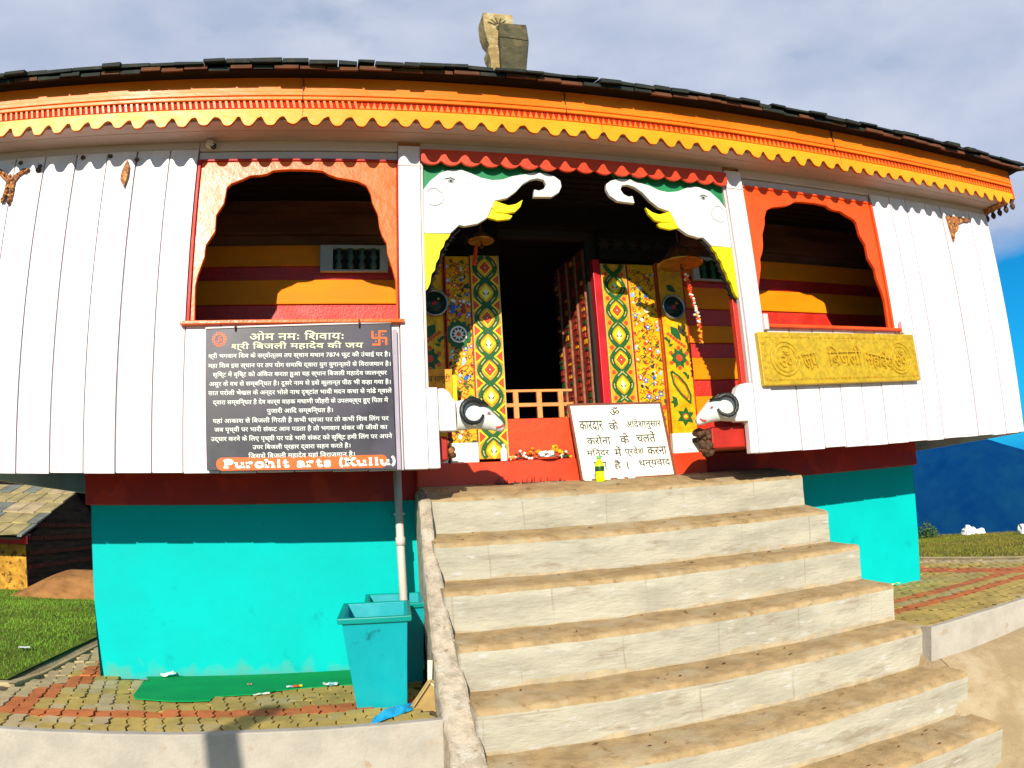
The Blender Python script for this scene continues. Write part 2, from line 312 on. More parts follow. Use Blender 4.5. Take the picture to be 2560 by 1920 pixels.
def text_geo(body, offset=0.0):
    body = visual(body)
    key = (body, offset)
    if key in _tg: return _tg[key]
    cu = bpy.data.curves.new('lettering', 'FONT'); cu.body = body; cu.extrude = 0.05; cu.resolution_u = 2; cu.offset = offset
    o = bpy.data.objects.new('lettering', cu); COL.objects.link(o); bpy.context.view_layer.update()
    me = bpy.data.meshes.new_from_object(o.evaluated_get(bpy.context.evaluated_depsgraph_get()))
    g = ([tuple(v.co) for v in me.vertices], [tuple(p.vertices) for p in me.polygons])
    bpy.data.objects.remove(o); bpy.data.curves.remove(cu); bpy.data.meshes.remove(me)
    _tg[key] = g; return g
def thing(name, label, cat, loc, group=None):
    o = bpy.data.objects.new(name, None); COL.objects.link(o); o.location = Vector(loc)*S; o.empty_display_size = 0.1
    o['label'] = label; o['category'] = cat; WLOC[o.name] = Vector(loc)
    if group: o['group'] = group
    return o
def tag(o, label, cat, group=None):
    o['label'] = label; o['category'] = cat
    if group: o['group'] = group
    return o
def struct(o, kind='structure'):
    o['kind'] = kind; return o
def jit(a): return random.uniform(-a, a)

XC = 1.197                   # the temple front is symmetrical about this line
def mir(x): return 2*XC-x
YF, YW = 3.12, 3.80          # planked gallery front; masonry wall behind it

# ================================================================== GROUND AND TERRAIN
def gz(x, y):
    """height of the bare ground (camera height is 0)"""
    if x < 1: g = -0.845 if y > 2.58 else max(-1.34, -0.845-1.25*(2.58-y))
    else: g = -0.775 if y > 2.43 else max(-1.30, -0.775-1.05*(2.43-y))
    if 0.36 < x < 2.36 and y < 3.7: g = -1.36
    if x < -1.6 and y > 3.3: g = -0.77
    if x > 4.7: g = -0.775-0.062*(x-4.7)
    if y > 14: g -= 0.02*(y-14)**1.3
    d = math.hypot(x-1, y-4)
    if d > 15: g -= min(400, 0.012*(d-15)**1.75)
    if x > 11.0 and y > 1: g -= 0.55*(x-11.0)
    if x < -40 or x > 40 or y < -40 or y > 45: g = min(g, -20-0.1*d)
    return max(g, -420)
def axis(fine_lo, fine_hi, step, far):
    a = [fine_lo+i*step for i in range(int(round((fine_hi-fine_lo)/step))+1)]
    k = step
    while a[-1] < far: k *= 1.35; a.append(a[-1]+k)
    k = step
    while a[0] > -far: k *= 1.35; a.insert(0, a[0]-k)
    return a
g = MB(); xs = axis(-9, 15, 0.15, 4200); ys = axis(-2.0, 15.1, 0.15, 4200)
for y in ys:
    for x in xs: g.v.append((x, y, gz(x, y)+(noise.noise((x*1.7, y*1.7, 0))*0.012 if abs(x) < 20 and abs(y) < 20 else 0)))
nx = len(xs)
for j in range(len(ys)-1):
    for i in range(nx-1): g.f.append([j*nx+i, j*nx+i+1, (j+1)*nx+i+1, (j+1)*nx+i]); g.m.append(0); g.sm.append(True)
struct(g.build('ground', EARTH))

# the far mountain across the valley
m = MB(); NU, NV = 90, 26
for j in range(NV):
    for i in range(NU):
        a = math.radians(20+75*i/(NU-1)); t = j/(NV-1)          # bearing from +y
        deg = math.degrees(a)
        top = 2.35 if deg < 49.5 else 2.35-0.40*(deg-49.5)
        top = max(top, -0.6) if deg < 70 else -0.6
        top += 0.10*noise.noise((deg*0.35, 3, 0))+0.05*noise.noise((deg*1.3, 9, 0))
        R = 1150-330*(1-t)**0.8*1.4+70*noise.noise((deg*0.16, t*2.5, 1.0))
        zt = 1150*math.tan(math.radians(top)); z = -420+(zt+420)*t**0.8+18*noise.noise((deg*0.5, t*6, 4.0))*(1-t)*4*t
        m.v.append((R*math.sin(a), R*math.cos(a), z))
for j in range(NV-1):
    for i in range(NU-1): m.f.append([j*NU+i, j*NU+i+1, (j+1)*NU+i+1, (j+1)*NU+i]); m.m.append(0); m.sm.append(True)
struct(m.build('mountain', FOREST))

# paving in front of and around the temple
def kerb_y(x): return 2.555+0.075*min(0.0, x-0.3)
def pz(x, y):
    if x > 2.3: return -0.667-0.020*min(1, max(0, (y-2.45)/1.3))
    t = min(1, max(0, (y-2.6)/1.2)); wall = -0.782+0.02*(x+1.2)
    return -0.716*(1-t)+wall*t
pv = MB(); pw, pd = 0.068, 0.136
rows = [2.575+pd*i for i in range(-1, 17)]
for ri, y0 in enumerate(rows, -1):
    x = -5.0+(ri % 2)*pw*0.5
    while x < 4.62:
        yc = y0+pd/2; x1 = x+pw
        vis = (x1 < 0.315+0.07*max(0, yc-2.6) or x > 2.33) and (ri >= 0 or x > 2) and (y0 < 3.78 or x < -1.2 or x > 3.66)
        if x < -1.62 and y0 > 3.38: vis = False
        if vis:
            dy = kerb_y(x)-2.555 if x < 1 else 0.055+0.022*(x-2.4)
            mi = 0
            if ri == 2 and x < 1: mi = 1
            elif -1.46 < x+pw/2 < -1.30 and 3.0 < yc < 3.5: mi = 1
            elif -1.42 < x+pw/2 < -1.28 and yc >= 3.5: mi = 1
            elif x+pw/2 < -1.46: mi = 2
            elif x > 2.3 and ri in (2, 4): mi = 1
            elif x > 3.8 and abs(x-4.1) < 0.09: mi = 1
            elif x > 4.42: mi = 2
            elif x < -0.95 and random.random() < 0.5: mi = 2
            g_ = 0.0035; zz = pz(x, yc)+jit(0.003 if x < 1 else 0.0012); h = pw*0.17
            xa, xb = x+g_, x1-g_; ya, yb, ym = y0+g_+dy, y0+pd-g_+dy, yc+dy
            # interlocking block: a kinked long side
            pts = [(xa, ya), (xb, ya), (xb+h, ym-0.02), (xb-h*0.4, ym+0.02), (xb, yb), (xa, yb), (xa-h*0.4, ym+0.02), (xa+h, ym-0.02)]
            tl1, tl2 = (jit(0.004), jit(0.004)) if x < 1 else (jit(0.0015), jit(0.0015))
            top = [(px, py, zz+(px-x)*tl1/pw+(py-y0)*tl2/pd) for px, py in pts]
            bot = [(px, py, zz-0.05) for px, py in pts]
            pv.add(top+bot, [(0,1,2,3,4,5,6,7)]+[(i, 8+i, 8+(i+1) % 8, (i+1) % 8) for i in range(8)], mi)
        x = x1
struct(pv.build('paving', [PAV_Y, PAV_O, PAV_P]))
bed = MB()
for (xa, xb, ya, yb) in ((-5.0, 0.40, 2.50, 3.79), (2.34, 4.68, 2.45, 3.79), (-1.60, -1.22, 3.795, 5.0), (3.69, 4.68, 3.795, 5.0)):
    nxx = 12
    for i in range(nxx):
        x0, x1 = xa+(xb-xa)*i/nxx, xa+(xb-xa)*(i+1)/nxx
        if x1 < -1.63: yb2 = 3.40
        else: yb2 = yb
        y0a, y0b = (max(ya, kerb_y(x0)+0.02), max(ya, kerb_y(x1)+0.02)) if ya < 3 and x0 < 1 else (ya, ya)
        if ya < 2.53: y0a, y0b = kerb_y(x0)+0.015, kerb_y(x1)+0.015
        bed.add([(x0, y0a, pz(x0, y0a)-0.011), (x1, y0b, pz(x1, y0b)-0.011), (x1, yb2, pz(x1, yb2)-0.011), (x0, yb2, pz(x0, yb2)-0.011)], [(0,1,2,3)])
struct(bed.build('paving_bed', JOINT))

def kerb(name, pts, w, ztop, zbot, mat, lay=None):
    """a concrete kerb along pts; w to the right-hand side"""
    k = MB(); n = len(pts); L_ = []
    for i, p in enumerate(pts):
        a = Vector(pts[max(i-1, 0)]); b_ = Vector(pts[min(i+1, n-1)]); d = (b_-a).normalized(); nrm = Vector((-d.y, d.x))
        j1 = 0.0035*noise.noise((p[0]*5, p[1]*5, 2)); j2 = 0.0035*noise.noise((p[0]*7, p[1]*7, 8)); q = Vector(p)+nrm*w
        L_.append([(p[0], p[1]+j1, zbot(*p)), (p[0], p[1]+j1, ztop(*p)+j2), (q.x, q.y, ztop(*p)+j2), (q.x, q.y, zbot(*p))])
    for r in L_: k.v += r
    fl = w < 0
    for i in range(n-1):
        for j in range(3):
            f_ = [i*4+j, (i+1)*4+j, (i+1)*4+j+1, i*4+j+1]; k.f.append(f_[::-1] if fl else f_); k.m.append(0); k.sm.append(False)
    for f_ in ([3,2,1,0], [(n-1)*4+q for q in range(4)]): k.f.append(f_[::-1] if fl else f_); k.m.append(0); k.sm.append(False)
    return struct(k.build(name, mat, bevel=0.006))
def dens(a, b, st=0.12):
    a, b = Vector(a), Vector(b); n = max(2, int((b-a).length/st)); return [tuple(a+(b-a)*i/n) for i in range(n+1)]
kerb('kerb', [(x, kerb_y(x)) for x in [(-5.0+i*0.1097) for i in range(50)] if x < 0.48], 0.045, lambda x, y: -0.710, lambda x, y: -1.1, KERBM)
kerb('kerb', dens((2.415, 2.425), (4.78, 2.485)), 0.05, lambda x, y: -0.662, lambda x, y: -1.2, KERBM)
kerb('kerb', dens((-1.60, 5.2), (-1.60, 3.42))+dens((-1.62, 3.40), (-5.5, 3.40)), -0.055, lambda x, y: pz(x, min(y, 3.8))+0.008, lambda x, y: -0.95, PAV_P)
kerb('kerb', dens((4.72, 2.55), (4.72, 9.0), 0.3), 0.06, lambda x, y: -0.672, lambda x, y: -1.0, PAV_P)
# grass: soil sheets and blades
def sheet(name, mat, x0, x1, y0, y1, zf, n=14):
    s_ = MB()
    for j in range(n+1):
        for i in range(n+1):
            x, y = x0+(x1-x0)*i/n, y0+(y1-y0)*j/n; s_.v.append((x, y, zf(x, y)))
    for j in range(n):
        for i in range(n): s_.f.append([j*(n+1)+i, j*(n+1)+i+1, (j+1)*(n+1)+i+1, (j+1)*(n+1)+i]); s_.m.append(0); s_.sm.append(True)
    return struct(s_.build(name, mat))
def lawn_z(x, y): return -0.752+0.012*noise.noise((x*0.9, y*0.9, 5))
def mead_z(x, y):
    z = -0.695-0.0675*(x-4.6)+0.02*noise.noise((x*0.7, y*0.7, 1))
    return z-(0.9*(x-10.6)**1.3 if x > 10.6 else 0)
sheet('lawn', LAWN, -9.0, -1.66, 3.455, 12.0, lawn_z, 26)
sheet('meadow', MEAD, 4.73, 12.5, 2.0, 14.0, mead_z, 34)
sheet('lawn', LAWN, -30.0, 30.0, -30.0, 0.7, lambda x, y: gz(x, y)+0.04, 40)  # unseen grass sheet added behind the viewer to darken the ground bounce
def blades(name, mat, n, box_, zf, h0, h1, w):
    b = MB()
    for _ in range(n):
        x, y = random.uniform(box_[0], box_[1]), random.uniform(box_[2], box_[3]); z = zf(x, y)-0.002
        h = random.uniform(h0, h1); a = random.uniform(0, 6.283); lx, ly = h*0.6*jit(1), h*0.6*jit(1)
        dx, dy = w*math.cos(a), w*math.sin(a)
        b.add([(x-dx, y-dy, z), (x+dx, y+dy, z), (x+lx, y+ly, z+h)], [(0,1,2)])
    return struct(b.build(name, mat), 'stuff')
blades('grass', BLADE, 34000, (-5.2, -1.67, 3.46, 8.3), lawn_z, 0.010, 0.028, 0.004)
blades('grass', BLADE_M, 30000, (4.75, 11.6, 2.7, 12.0), mead_z, 0.012, 0.03, 0.006)
mo = MB(); NU, NV = 26, 16
for j in range(NV+1):
    for i in range(NU+1):
        u, v = i/NU, j/NV; x = -3.62+1.9*u; y = 7.35+1.5*v
        h = 0.30*math.sin(math.pi*min(1, v*1.02))**0.8*min(1, (u*3.0))**0.8*(1 if u < 0.75 else max(0, (1-u)/0.25))
        mo.v.append((x, y, -0.80+h+0.02*noise.noise((x*4, y*4, 0))))
for j in range(NV):
    for i in range(NU): mo.f.append([j*(NU+1)+i, j*(NU+1)+i+1, (j+1)*(NU+1)+i+1, (j+1)*(NU+1)+i]); mo.m.append(0); mo.sm.append(True)
struct(mo.build('earth_mound', MOUNDM))

# ================================================================== TEMPLE
T = thing('temple', 'white planked hill temple with orange scalloped eave on turquoise base', 'temple', (XC, YF, -0.72))
# masonry base: turquoise limewash, hand plastered so its faces wander a little
def base_wall():
    w = MB(); x0, x1, yb = -1.272, 3.700, 7.4; nz = 10
    def face(a, b, n, ax, flip):
        o = len(w.v)
        for j in range(nz+1):
            for i in range(n+1):
                t = i/n; p = [a[0]+(b[0]-a[0])*t, a[1]+(b[1]-a[1])*t]; z = -0.88+(0.10+0.88)*j/nz
                fl = 0.055*max(0, 1-j/nz*1.05) if ax == 0 else 0
                k = 0.007*noise.noise((p[0]*2.1+7, p[1]*2.1, z*2.4))
                if ax == 1: w.v.append((p[0]+(0.05*(1-t)*max(0, 0.5-j/nz)), p[1]+k, z))
                else: w.v.append((p[0]+k*0.5, p[1], z))
        for j in range(nz):
            for i in range(n):
                q = [o+j*(n+1)+i, o+j*(n+1)+i+1, o+(j+1)*(n+1)+i+1, o+(j+1)*(n+1)+i]
                w.f.append(q if not flip else q[::-1]); w.m.append(0); w.sm.append(True)
    face((x0, YW), (x1, YW), 44, 1, False)
    face((x1, YW), (x1, yb), 20, 2, False); face((x0, YW), (x0, yb), 20, 2, True)
    w.box(x0+0.02, x1-0.02, YW+0.03, yb, -0.9, 0.08)
    return w
base_wall().build('foundation_wall', TEAL, T)
MB().box(-1.295, 3.722, 3.772, 7.45, 0.095, 0.268).build('plinth_beam', REDB, T, bevel=0.006)
# entrance sill, where offerings stand
MB().box(0.42, 2.03, 3.715, 3.771, 0.100, 0.272).build('door_sill', REDO, T, bevel=0.006)

# banded inner wall (painted timber courses, yellow and red, either side of the door)
edges = [0.272, 0.365, 0.492, 0.600, 0.695, 0.826, 0.914, 1.020, 1.122, 1.257, 1.333, 1.452, 1.514, 1.640, 1.760]
for xa, xb in ((-1.272, 0.56), (1.90, 3.70)):
    bw = MB()
    for k in range(len(edges)-1):
        z0, z1 = edges[k], edges[k+1]
        if z0 > 1.44: bw.box(xa, xb, YW-(0.012 if k % 2 == 0 else 0), YW+0.15, z0+0.001, z1-0.001, 2)  # top courses in plain dark brown instead of yellow and red
        elif k % 2 == 0: bw.box(xa, xb, YW-0.012, YW+0.15, z0+0.001, z1-0.001, 0)
        else: bw.box(xa, xb, YW, YW+0.15, z0, z1, 1)
    bw.build('banded_wall', [YELW, REDW, M('dark_brown_timber', (0.15, 0.062, 0.026), 0.8, 0.4, 5, 0.003, 22, 0.1, stretch=(0.25, 1, 1))], T, bevel=0.004)
for s_ in (0, 1):
    f = MB(); X = (lambda x: x) if s_ == 0 else mir
    def bx(m_, a, b, *r): m_.box(min(X(a), X(b)), max(X(a), X(b)), *r)
    bx(f, -0.055, 0.012, YW-0.045, YW-0.014, 1.292, 1.440); bx(f, 0.262, 0.305, YW-0.045, YW-0.014, 1.292, 1.440)
    bx(f, 0.012, 0.262, YW-0.045, YW-0.014, 1.420, 1.440); bx(f, 0.012, 0.262, YW-0.040, YW-0.014, 1.292, 1.304)
    fo = f.build('baluster_window', M('grey_white_paint', (0.42, 0.45, 0.42), 0.5), T, bevel=0.002)
    bk = MB(); bx(bk, 0.012, 0.262, YW-0.018, YW-0.0135, 1.304, 1.420); bk.build('dark_vent_panel', ROOMD, fo, origin=WLOC[T.name])  # near-black panel standing in for the shade of an opening behind the balusters
    for q in range(4):
        xq = X(0.045+q*0.061)
        MB().lathe([(0.012, 1.304), (0.021, 1.325), (0.010, 1.352), (0.022, 1.372), (0.010, 1.398), (0.016, 1.420)], (xq, YW-0.034, 0), 10).build('baluster', GREEN_D if s_ else M('grey_green_paint', (0.06, 0.12, 0.085), 0.45), fo, origin=WLOC[T.name])

# gallery floor, its red front beams, ceiling, end walls, back, dark sanctum
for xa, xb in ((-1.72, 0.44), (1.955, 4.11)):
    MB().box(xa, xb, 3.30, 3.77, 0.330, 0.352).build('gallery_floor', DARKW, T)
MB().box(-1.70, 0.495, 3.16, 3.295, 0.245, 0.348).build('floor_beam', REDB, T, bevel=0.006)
MB().box(1.765, 4.10, 3.16, 3.295, 0.245, 0.348).build('floor_beam', REDB, T, bevel=0.006)
be = MB()      # broken brown ends of the beams
for k in range(46):
    t = random.random(); wd = 0.052*(1-0.62*t)
    be.lathe([(0.0, -0.018), (0.014, -0.012), (0.019, 0.0), (0.013, 0.012), (0.0, 0.018)], (1.742+0.018*t+jit(wd), 3.20+jit(0.03), 0.338-0.115*t), 7, 0 if random.random() < 0.7 else 1)
be.build('carved_beam_end', [DARKBR, BROWNW], T)
be = MB()
for k in range(16):
    t = random.random(); be.lathe([(0.0, -0.014), (0.012, -0.010), (0.015, 0.0), (0.011, 0.010), (0.0, 0.014)], (0.505+jit(0.02), 3.20+jit(0.03), 0.335-0.07*t), 7, k % 2)
be.build('carved_beam_end', [DARKBR, BROWNW], T)
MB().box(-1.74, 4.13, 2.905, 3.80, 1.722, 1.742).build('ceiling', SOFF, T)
cl = MB()
for k in range(9): cl.box(-1.70, 4.10, 3.17+k*0.068, 3.22+k*0.068, 1.700, 1.7215)
cl.build('ceiling_slats', DARKW, T)
for xa, xb in ((-1.735, -1.712), (4.098, 4.121)):
    MB().box(xa, xb, 3.135, 7.5, 0.205, 1.715).build('end_wall', WHITE, T)
MB().box(-1.70, 4.09, 7.45, 7.5, 0.2, 1.72).build('back_wall', WHITE, T)
for xa in (-1.700, 4.085): MB().box(xa, xa+0.010, 3.15, 3.79, 0.36, 1.695).build('added_dark_lining', DARKW, T)  # dark lining added to cut the light bouncing inside the gallery
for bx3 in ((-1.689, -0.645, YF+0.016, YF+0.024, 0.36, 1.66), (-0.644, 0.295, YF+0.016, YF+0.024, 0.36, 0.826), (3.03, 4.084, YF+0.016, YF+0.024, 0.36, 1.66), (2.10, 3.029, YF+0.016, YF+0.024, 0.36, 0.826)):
    MB().box(*bx3).build('added_dark_lining', DARKW, T)
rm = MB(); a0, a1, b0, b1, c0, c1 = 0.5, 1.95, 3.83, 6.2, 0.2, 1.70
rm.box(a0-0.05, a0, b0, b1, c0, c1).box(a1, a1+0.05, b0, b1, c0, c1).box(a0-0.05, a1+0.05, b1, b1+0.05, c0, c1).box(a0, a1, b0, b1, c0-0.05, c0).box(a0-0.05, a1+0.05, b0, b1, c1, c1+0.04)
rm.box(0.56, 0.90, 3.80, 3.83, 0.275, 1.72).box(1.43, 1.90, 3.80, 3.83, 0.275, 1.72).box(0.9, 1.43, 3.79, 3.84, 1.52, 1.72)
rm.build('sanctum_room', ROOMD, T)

# ---- white planked gallery front
def planks(edges_, zlo, ztop_f, y=YF):
    p = MB()
    for i in range(len(edges_)-1):
        a, b = edges_[i], edges_[i+1]; o = jit(0.0022); zt = ztop_f(a, b)
        g1, g2 = random.uniform(0.0018, 0.0048), random.uniform(0.0018, 0.0048)
        p.box(a+g1, b-g2, y-0.012+o, y+0.006, zlo+jit(0.004), zt)
        for zn in (zlo+0.025, zlo+0.31, zt-0.03):
            for xn in (a+0.025, b-0.028): p.disc(xn+jit(0.008), zn+jit(0.012), random.uniform(0.0016, 0.0030), y-0.0135+o, 2, 6)
    return p
left_e = [-1.722, -1.560, -1.400, -1.234, -1.074, -0.928, -0.767, -0.628, -0.470, -0.315, -0.158, -0.002, 0.150, 0.299]
right_e = [2.096, 2.258, 2.408, 2.550, 2.704, 2.854, 3.018, 3.176, 3.316, 3.493, 3.640, 3.790, 3.926, 4.060, 4.120]
pl = planks(left_e, 0.208, lambda a, b: 1.6712 if b < -0.62 else 0.830)
pl.box(-1.72, -0.64, YF-0.0045, YF+0.005, 0.214, 1.66, 1).box(-0.64, 0.30, YF-0.0045, YF+0.005, 0.214, 0.825, 1)
pl.build('plank_panel', [WHITE, GAP, M('rusty_nail', (0.28, 0.16, 0.10), 0.7)], T, bevel=0.003)
pl = planks(right_e, 0.208, lambda a, b: 1.6712 if a > 3.01 else 0.830)
pl.box(3.02, 4.115, YF-0.0045, YF+0.005, 0.214, 1.66, 1).box(2.10, 3.02, YF-0.0045, YF+0.005, 0.214, 0.825, 1)
pl.build('plank_panel', [WHITE, GAP, M('rusty_nail', (0.28, 0.16, 0.10), 0.7)], T, bevel=0.003)
for s_ in (0, 1):
    X = (lambda x: x) if s_ == 0 else mir
    def bx2(a, b, *r): return MB().box(min(X(a), X(b)), max(X(a), X(b)), *r)
    bx2(0.301, 0.402, YF-0.024, YF+0.03, 0.206, 1.690).build('post', WHITE, T, bevel=0.004)
    bx2(0.404, 0.4165, YF-0.010, YF+0.022, 0.553, 1.605).build('post_strip', WHITE2, T, bevel=0.002)
    bx2(0.404, 0.452, YF-0.020, YF+0.022, 0.207, 0.551).build('side_board', WHITE, T, bevel=0.004)
    bx2(0.301, 0.402, YF-0.0275, YF-0.0245, 1.583, 1.590).build('post_nick', WHITE2, T)
# header beam, cornice boards under the eave
hb = MB()
hb.box(-1.735, -0.630, YF-0.004, YF+0.03, 1.672, 1.7215)
hb.box(-0.628, 0.300, YF+0.004, YF+0.034, 1.622, 1.664).box(-0.628, 0.300, YF-0.006, YF+0.03, 1.667, 1.7215)
hb.box(2.096, 3.016, YF+0.004, YF+0.034, 1.622, 1.664).box(2.096, 3.016, YF-0.006, YF+0.03, 1.667, 1.7215)
hb.box(3.018, 4.12, YF-0.004, YF+0.03, 1.672, 1.7215)
hb.box(0.404, 1.990, YF-0.010, YF+0.03, 1.667, 1.7215)
hb.build('header_beam', WHITE2, T, bevel=0.004)
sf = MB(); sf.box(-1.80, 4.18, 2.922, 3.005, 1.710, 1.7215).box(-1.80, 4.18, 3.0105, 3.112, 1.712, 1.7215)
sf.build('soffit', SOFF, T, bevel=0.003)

# ---- window arches
archL = [(-0.591,0.852),(-0.595,1.013),(-0.587,1.06),(-0.561,1.145),(-0.559,1.199),(-0.521,1.264),(-0.521,1.342),(-0.489,1.400),(-0.482,1.476),(-0.463,1.497),(-0.411,1.518),(-0.378,1.536),(-0.332,1.538),(-0.299,1.545),(-0.273,1.561),(-0.2,1.567),(-0.1,1.565),(-0.045,1.559),(-0.017,1.541),(0.023,1.526),(0.069,1.518),(0.116,1.509),(0.156,1.488),(0.176,1.445),(0.184,1.401),(0.209,1.344),(0.216,1.281),(0.229,1.239),(0.248,1.205),(0.251,1.156),(0.270,1.095),(0.279,1.062),(0.286,1.033),(0.289,0.852)]
for s_ in (0, 1):
    X = (lambda x: x) if s_ == 0 else mir
    mat = ORANGE if s_ == 0 else ORANGE_R
    fr = MB(); x0, x1 = -0.626, 0.299
    for a, b in ((x0, x0+0.014), (x1-0.004, x1)): fr.box(min(X(a), X(b)), max(X(a), X(b)), YF-0.016, YF+0.03, 0.842, 1.618)
    fr.box(min(X(x0), X(x1)), max(X(x0), X(x1)), YF-0.010, YF+0.028, 1.6095, 1.6205)
    fo = fr.build('window_frame', REDB if s_ == 0 else mat, T, bevel=0.002)
    poly = [(X(-0.6115), 0.845), (X(-0.6115), 1.609), (X(0.2945), 1.609), (X(0.2945), 0.852)]+[(X(a), b) for a, b in archL[::-1]]
    MB().prism(poly, YF-0.002, YF+0.022).build('arch_board', mat, fo, bevel=0.003, origin=WLOC[T.name])
    xl, xr = (-0.650, 0.318) if s_ == 0 else (2.100, 3.062)
    MB().box(xl, xr, YF-0.045, YF+0.03, 0.830, 0.846).build('window_sill', ORANGE if s_ == 0 else ORANGE_R, fo, bevel=0.003, origin=WLOC[T.name])
# little upright white blocks at the right sill
for xq, hh in ((2.085, 0.062), (3.045, 0.050)):
    MB().box(xq, xq+0.026, YF-0.05, YF-0.022, 0.815, 0.835+hh).build('sill_block', WHITE2, T, bevel=0.003)

# ---- entrance: carved elephant boards
sil = [(0.418,1.255),(0.418,1.473),(0.449,1.518),(0.498,1.562),(0.546,1.580),(0.601,1.581),(0.648,1.564),(0.689,1.545),(0.744,1.535),(0.793,1.541),(0.843,1.562),(0.901,1.575),(0.945,1.588),(1.009,1.587),(1.052,1.573),(1.079,1.552),(1.082,1.521),(1.067,1.489),(1.029,1.463),(0.939,1.458),(0.945,1.497),(0.967,1.492),(0.992,1.503),(1.006,1.527),(0.996,1.551),(0.964,1.557),(0.928,1.547),(0.89,1.522),(0.852,1.478),(0.809,1.444),(0.749,1.428),(0.735,1.395),(0.711,1.34),(0.665,1.309),(0.604,1.295),(0.578,1.299),(0.536,1.257)]
yel = [(0.418,1.2535),(0.536,1.2535),(0.524,1.232),(0.512,1.223),(0.503,1.192),(0.488,1.174),(0.481,1.138),(0.466,1.111),(0.461,1.080),(0.446,1.063),(0.438,1.018),(0.428,0.996),(0.4185,0.985)]
tusk1 = [(0.749,1.426),(0.813,1.405),(0.849,1.414),(0.884,1.438),(0.871,1.402),(0.842,1.372),(0.800,1.366),(0.753,1.370),(0.735,1.392)]
tusk2 = [(0.735,1.388),(0.753,1.367),(0.804,1.361),(0.830,1.354),(0.818,1.337),(0.761,1.328),(0.713,1.340)]
grn = [(0.418,1.476),(0.418,1.640),(1.05,1.640),(1.009,1.575),(0.945,1.570),(0.843,1.55),(0.793,1.525),(0.744,1.52),(0.689,1.53),(0.6,1.56),(0.5,1.55),(0.449,1.50)]
GREYL = M('grey_outline_paint', (0.30, 0.30, 0.30), 0.5)
for s_ in (0, 1):
    X = (lambda x: x) if s_ == 0 else mir
    P_ = lambda pts: [(X(a), b) for a, b in pts]
    e = MB().prism(P_(sil), YF-0.006, YF+0.018).build('elephant_panel', ELWHITE, T, bevel=0.002)
    MB().prism(P_(yel), YF-0.004, YF+0.018).build('lower_panel', LEMON, e, origin=WLOC[T.name])
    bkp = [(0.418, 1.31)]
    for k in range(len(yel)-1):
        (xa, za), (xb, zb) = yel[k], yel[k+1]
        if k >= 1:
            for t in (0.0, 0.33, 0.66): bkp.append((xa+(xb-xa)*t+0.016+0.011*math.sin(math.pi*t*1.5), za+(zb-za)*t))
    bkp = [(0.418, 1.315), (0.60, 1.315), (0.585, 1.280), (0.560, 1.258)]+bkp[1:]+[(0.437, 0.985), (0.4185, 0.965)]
    MB().prism(P_(bkp), YF+0.0185, YF+0.030).build('back_board', DARKW, e, origin=WLOC[T.name])  # near-black board stands in for the arch's thickness lying in shade
    MB().prism(P_(tusk1), YF-0.010, YF+0.010).build('tusk', LEMON, e, bevel=0.002, origin=WLOC[T.name])
    MB().prism(P_(tusk2), YF-0.008, YF+0.010).build('tusk', LEMON, e, bevel=0.002, origin=WLOC[T.name])
    MB().prism(P_(grn), YF+0.008, YF+0.022).build('green_backing', GREENP, e, origin=WLOC[T.name])
    ey = MB().disc(X(0.546), 1.520, 0.010, YF-0.0085, 0, 12, 1.5).disc(X(0.546), 1.520, 0.006, YF-0.010, 1, 10).ribbon(P_([(0.520,1.530),(0.545,1.537),(0.565,1.528)]), 0.004, YF-0.0085, 1)
    ey.build('eye', [GREYL, BLACKG], e, origin=WLOC[T.name])
    ear = MB().ribbon(P_([(0.434,1.462),(0.452,1.478),(0.475,1.480),(0.490,1.466),(0.505,1.455),(0.512,1.430),(0.503,1.408),(0.482,1.396),(0.460,1.391),(0.440,1.400)]), 0.0028, YF-0.0085)
    ear.build('ear_outline', GREYL, e, origin=WLOC[T.name])
# red scalloped trim over the entrance
st = []; xq = 0.404; per = 0.0938
while xq < 1.985:
    for t in range(8):
        u = t/8; st.append((xq+per*u, 1.607-0.021*(math.sin(math.pi*u)**0.7)))
    xq += per
st.append((1.990, 1.607))
MB().prism([(0.404, 1.665)]+st+[(1.990, 1.665)], YF-0.042, YF-0.026).build('scalloped_trim', REDO, T, bevel=0.0015)

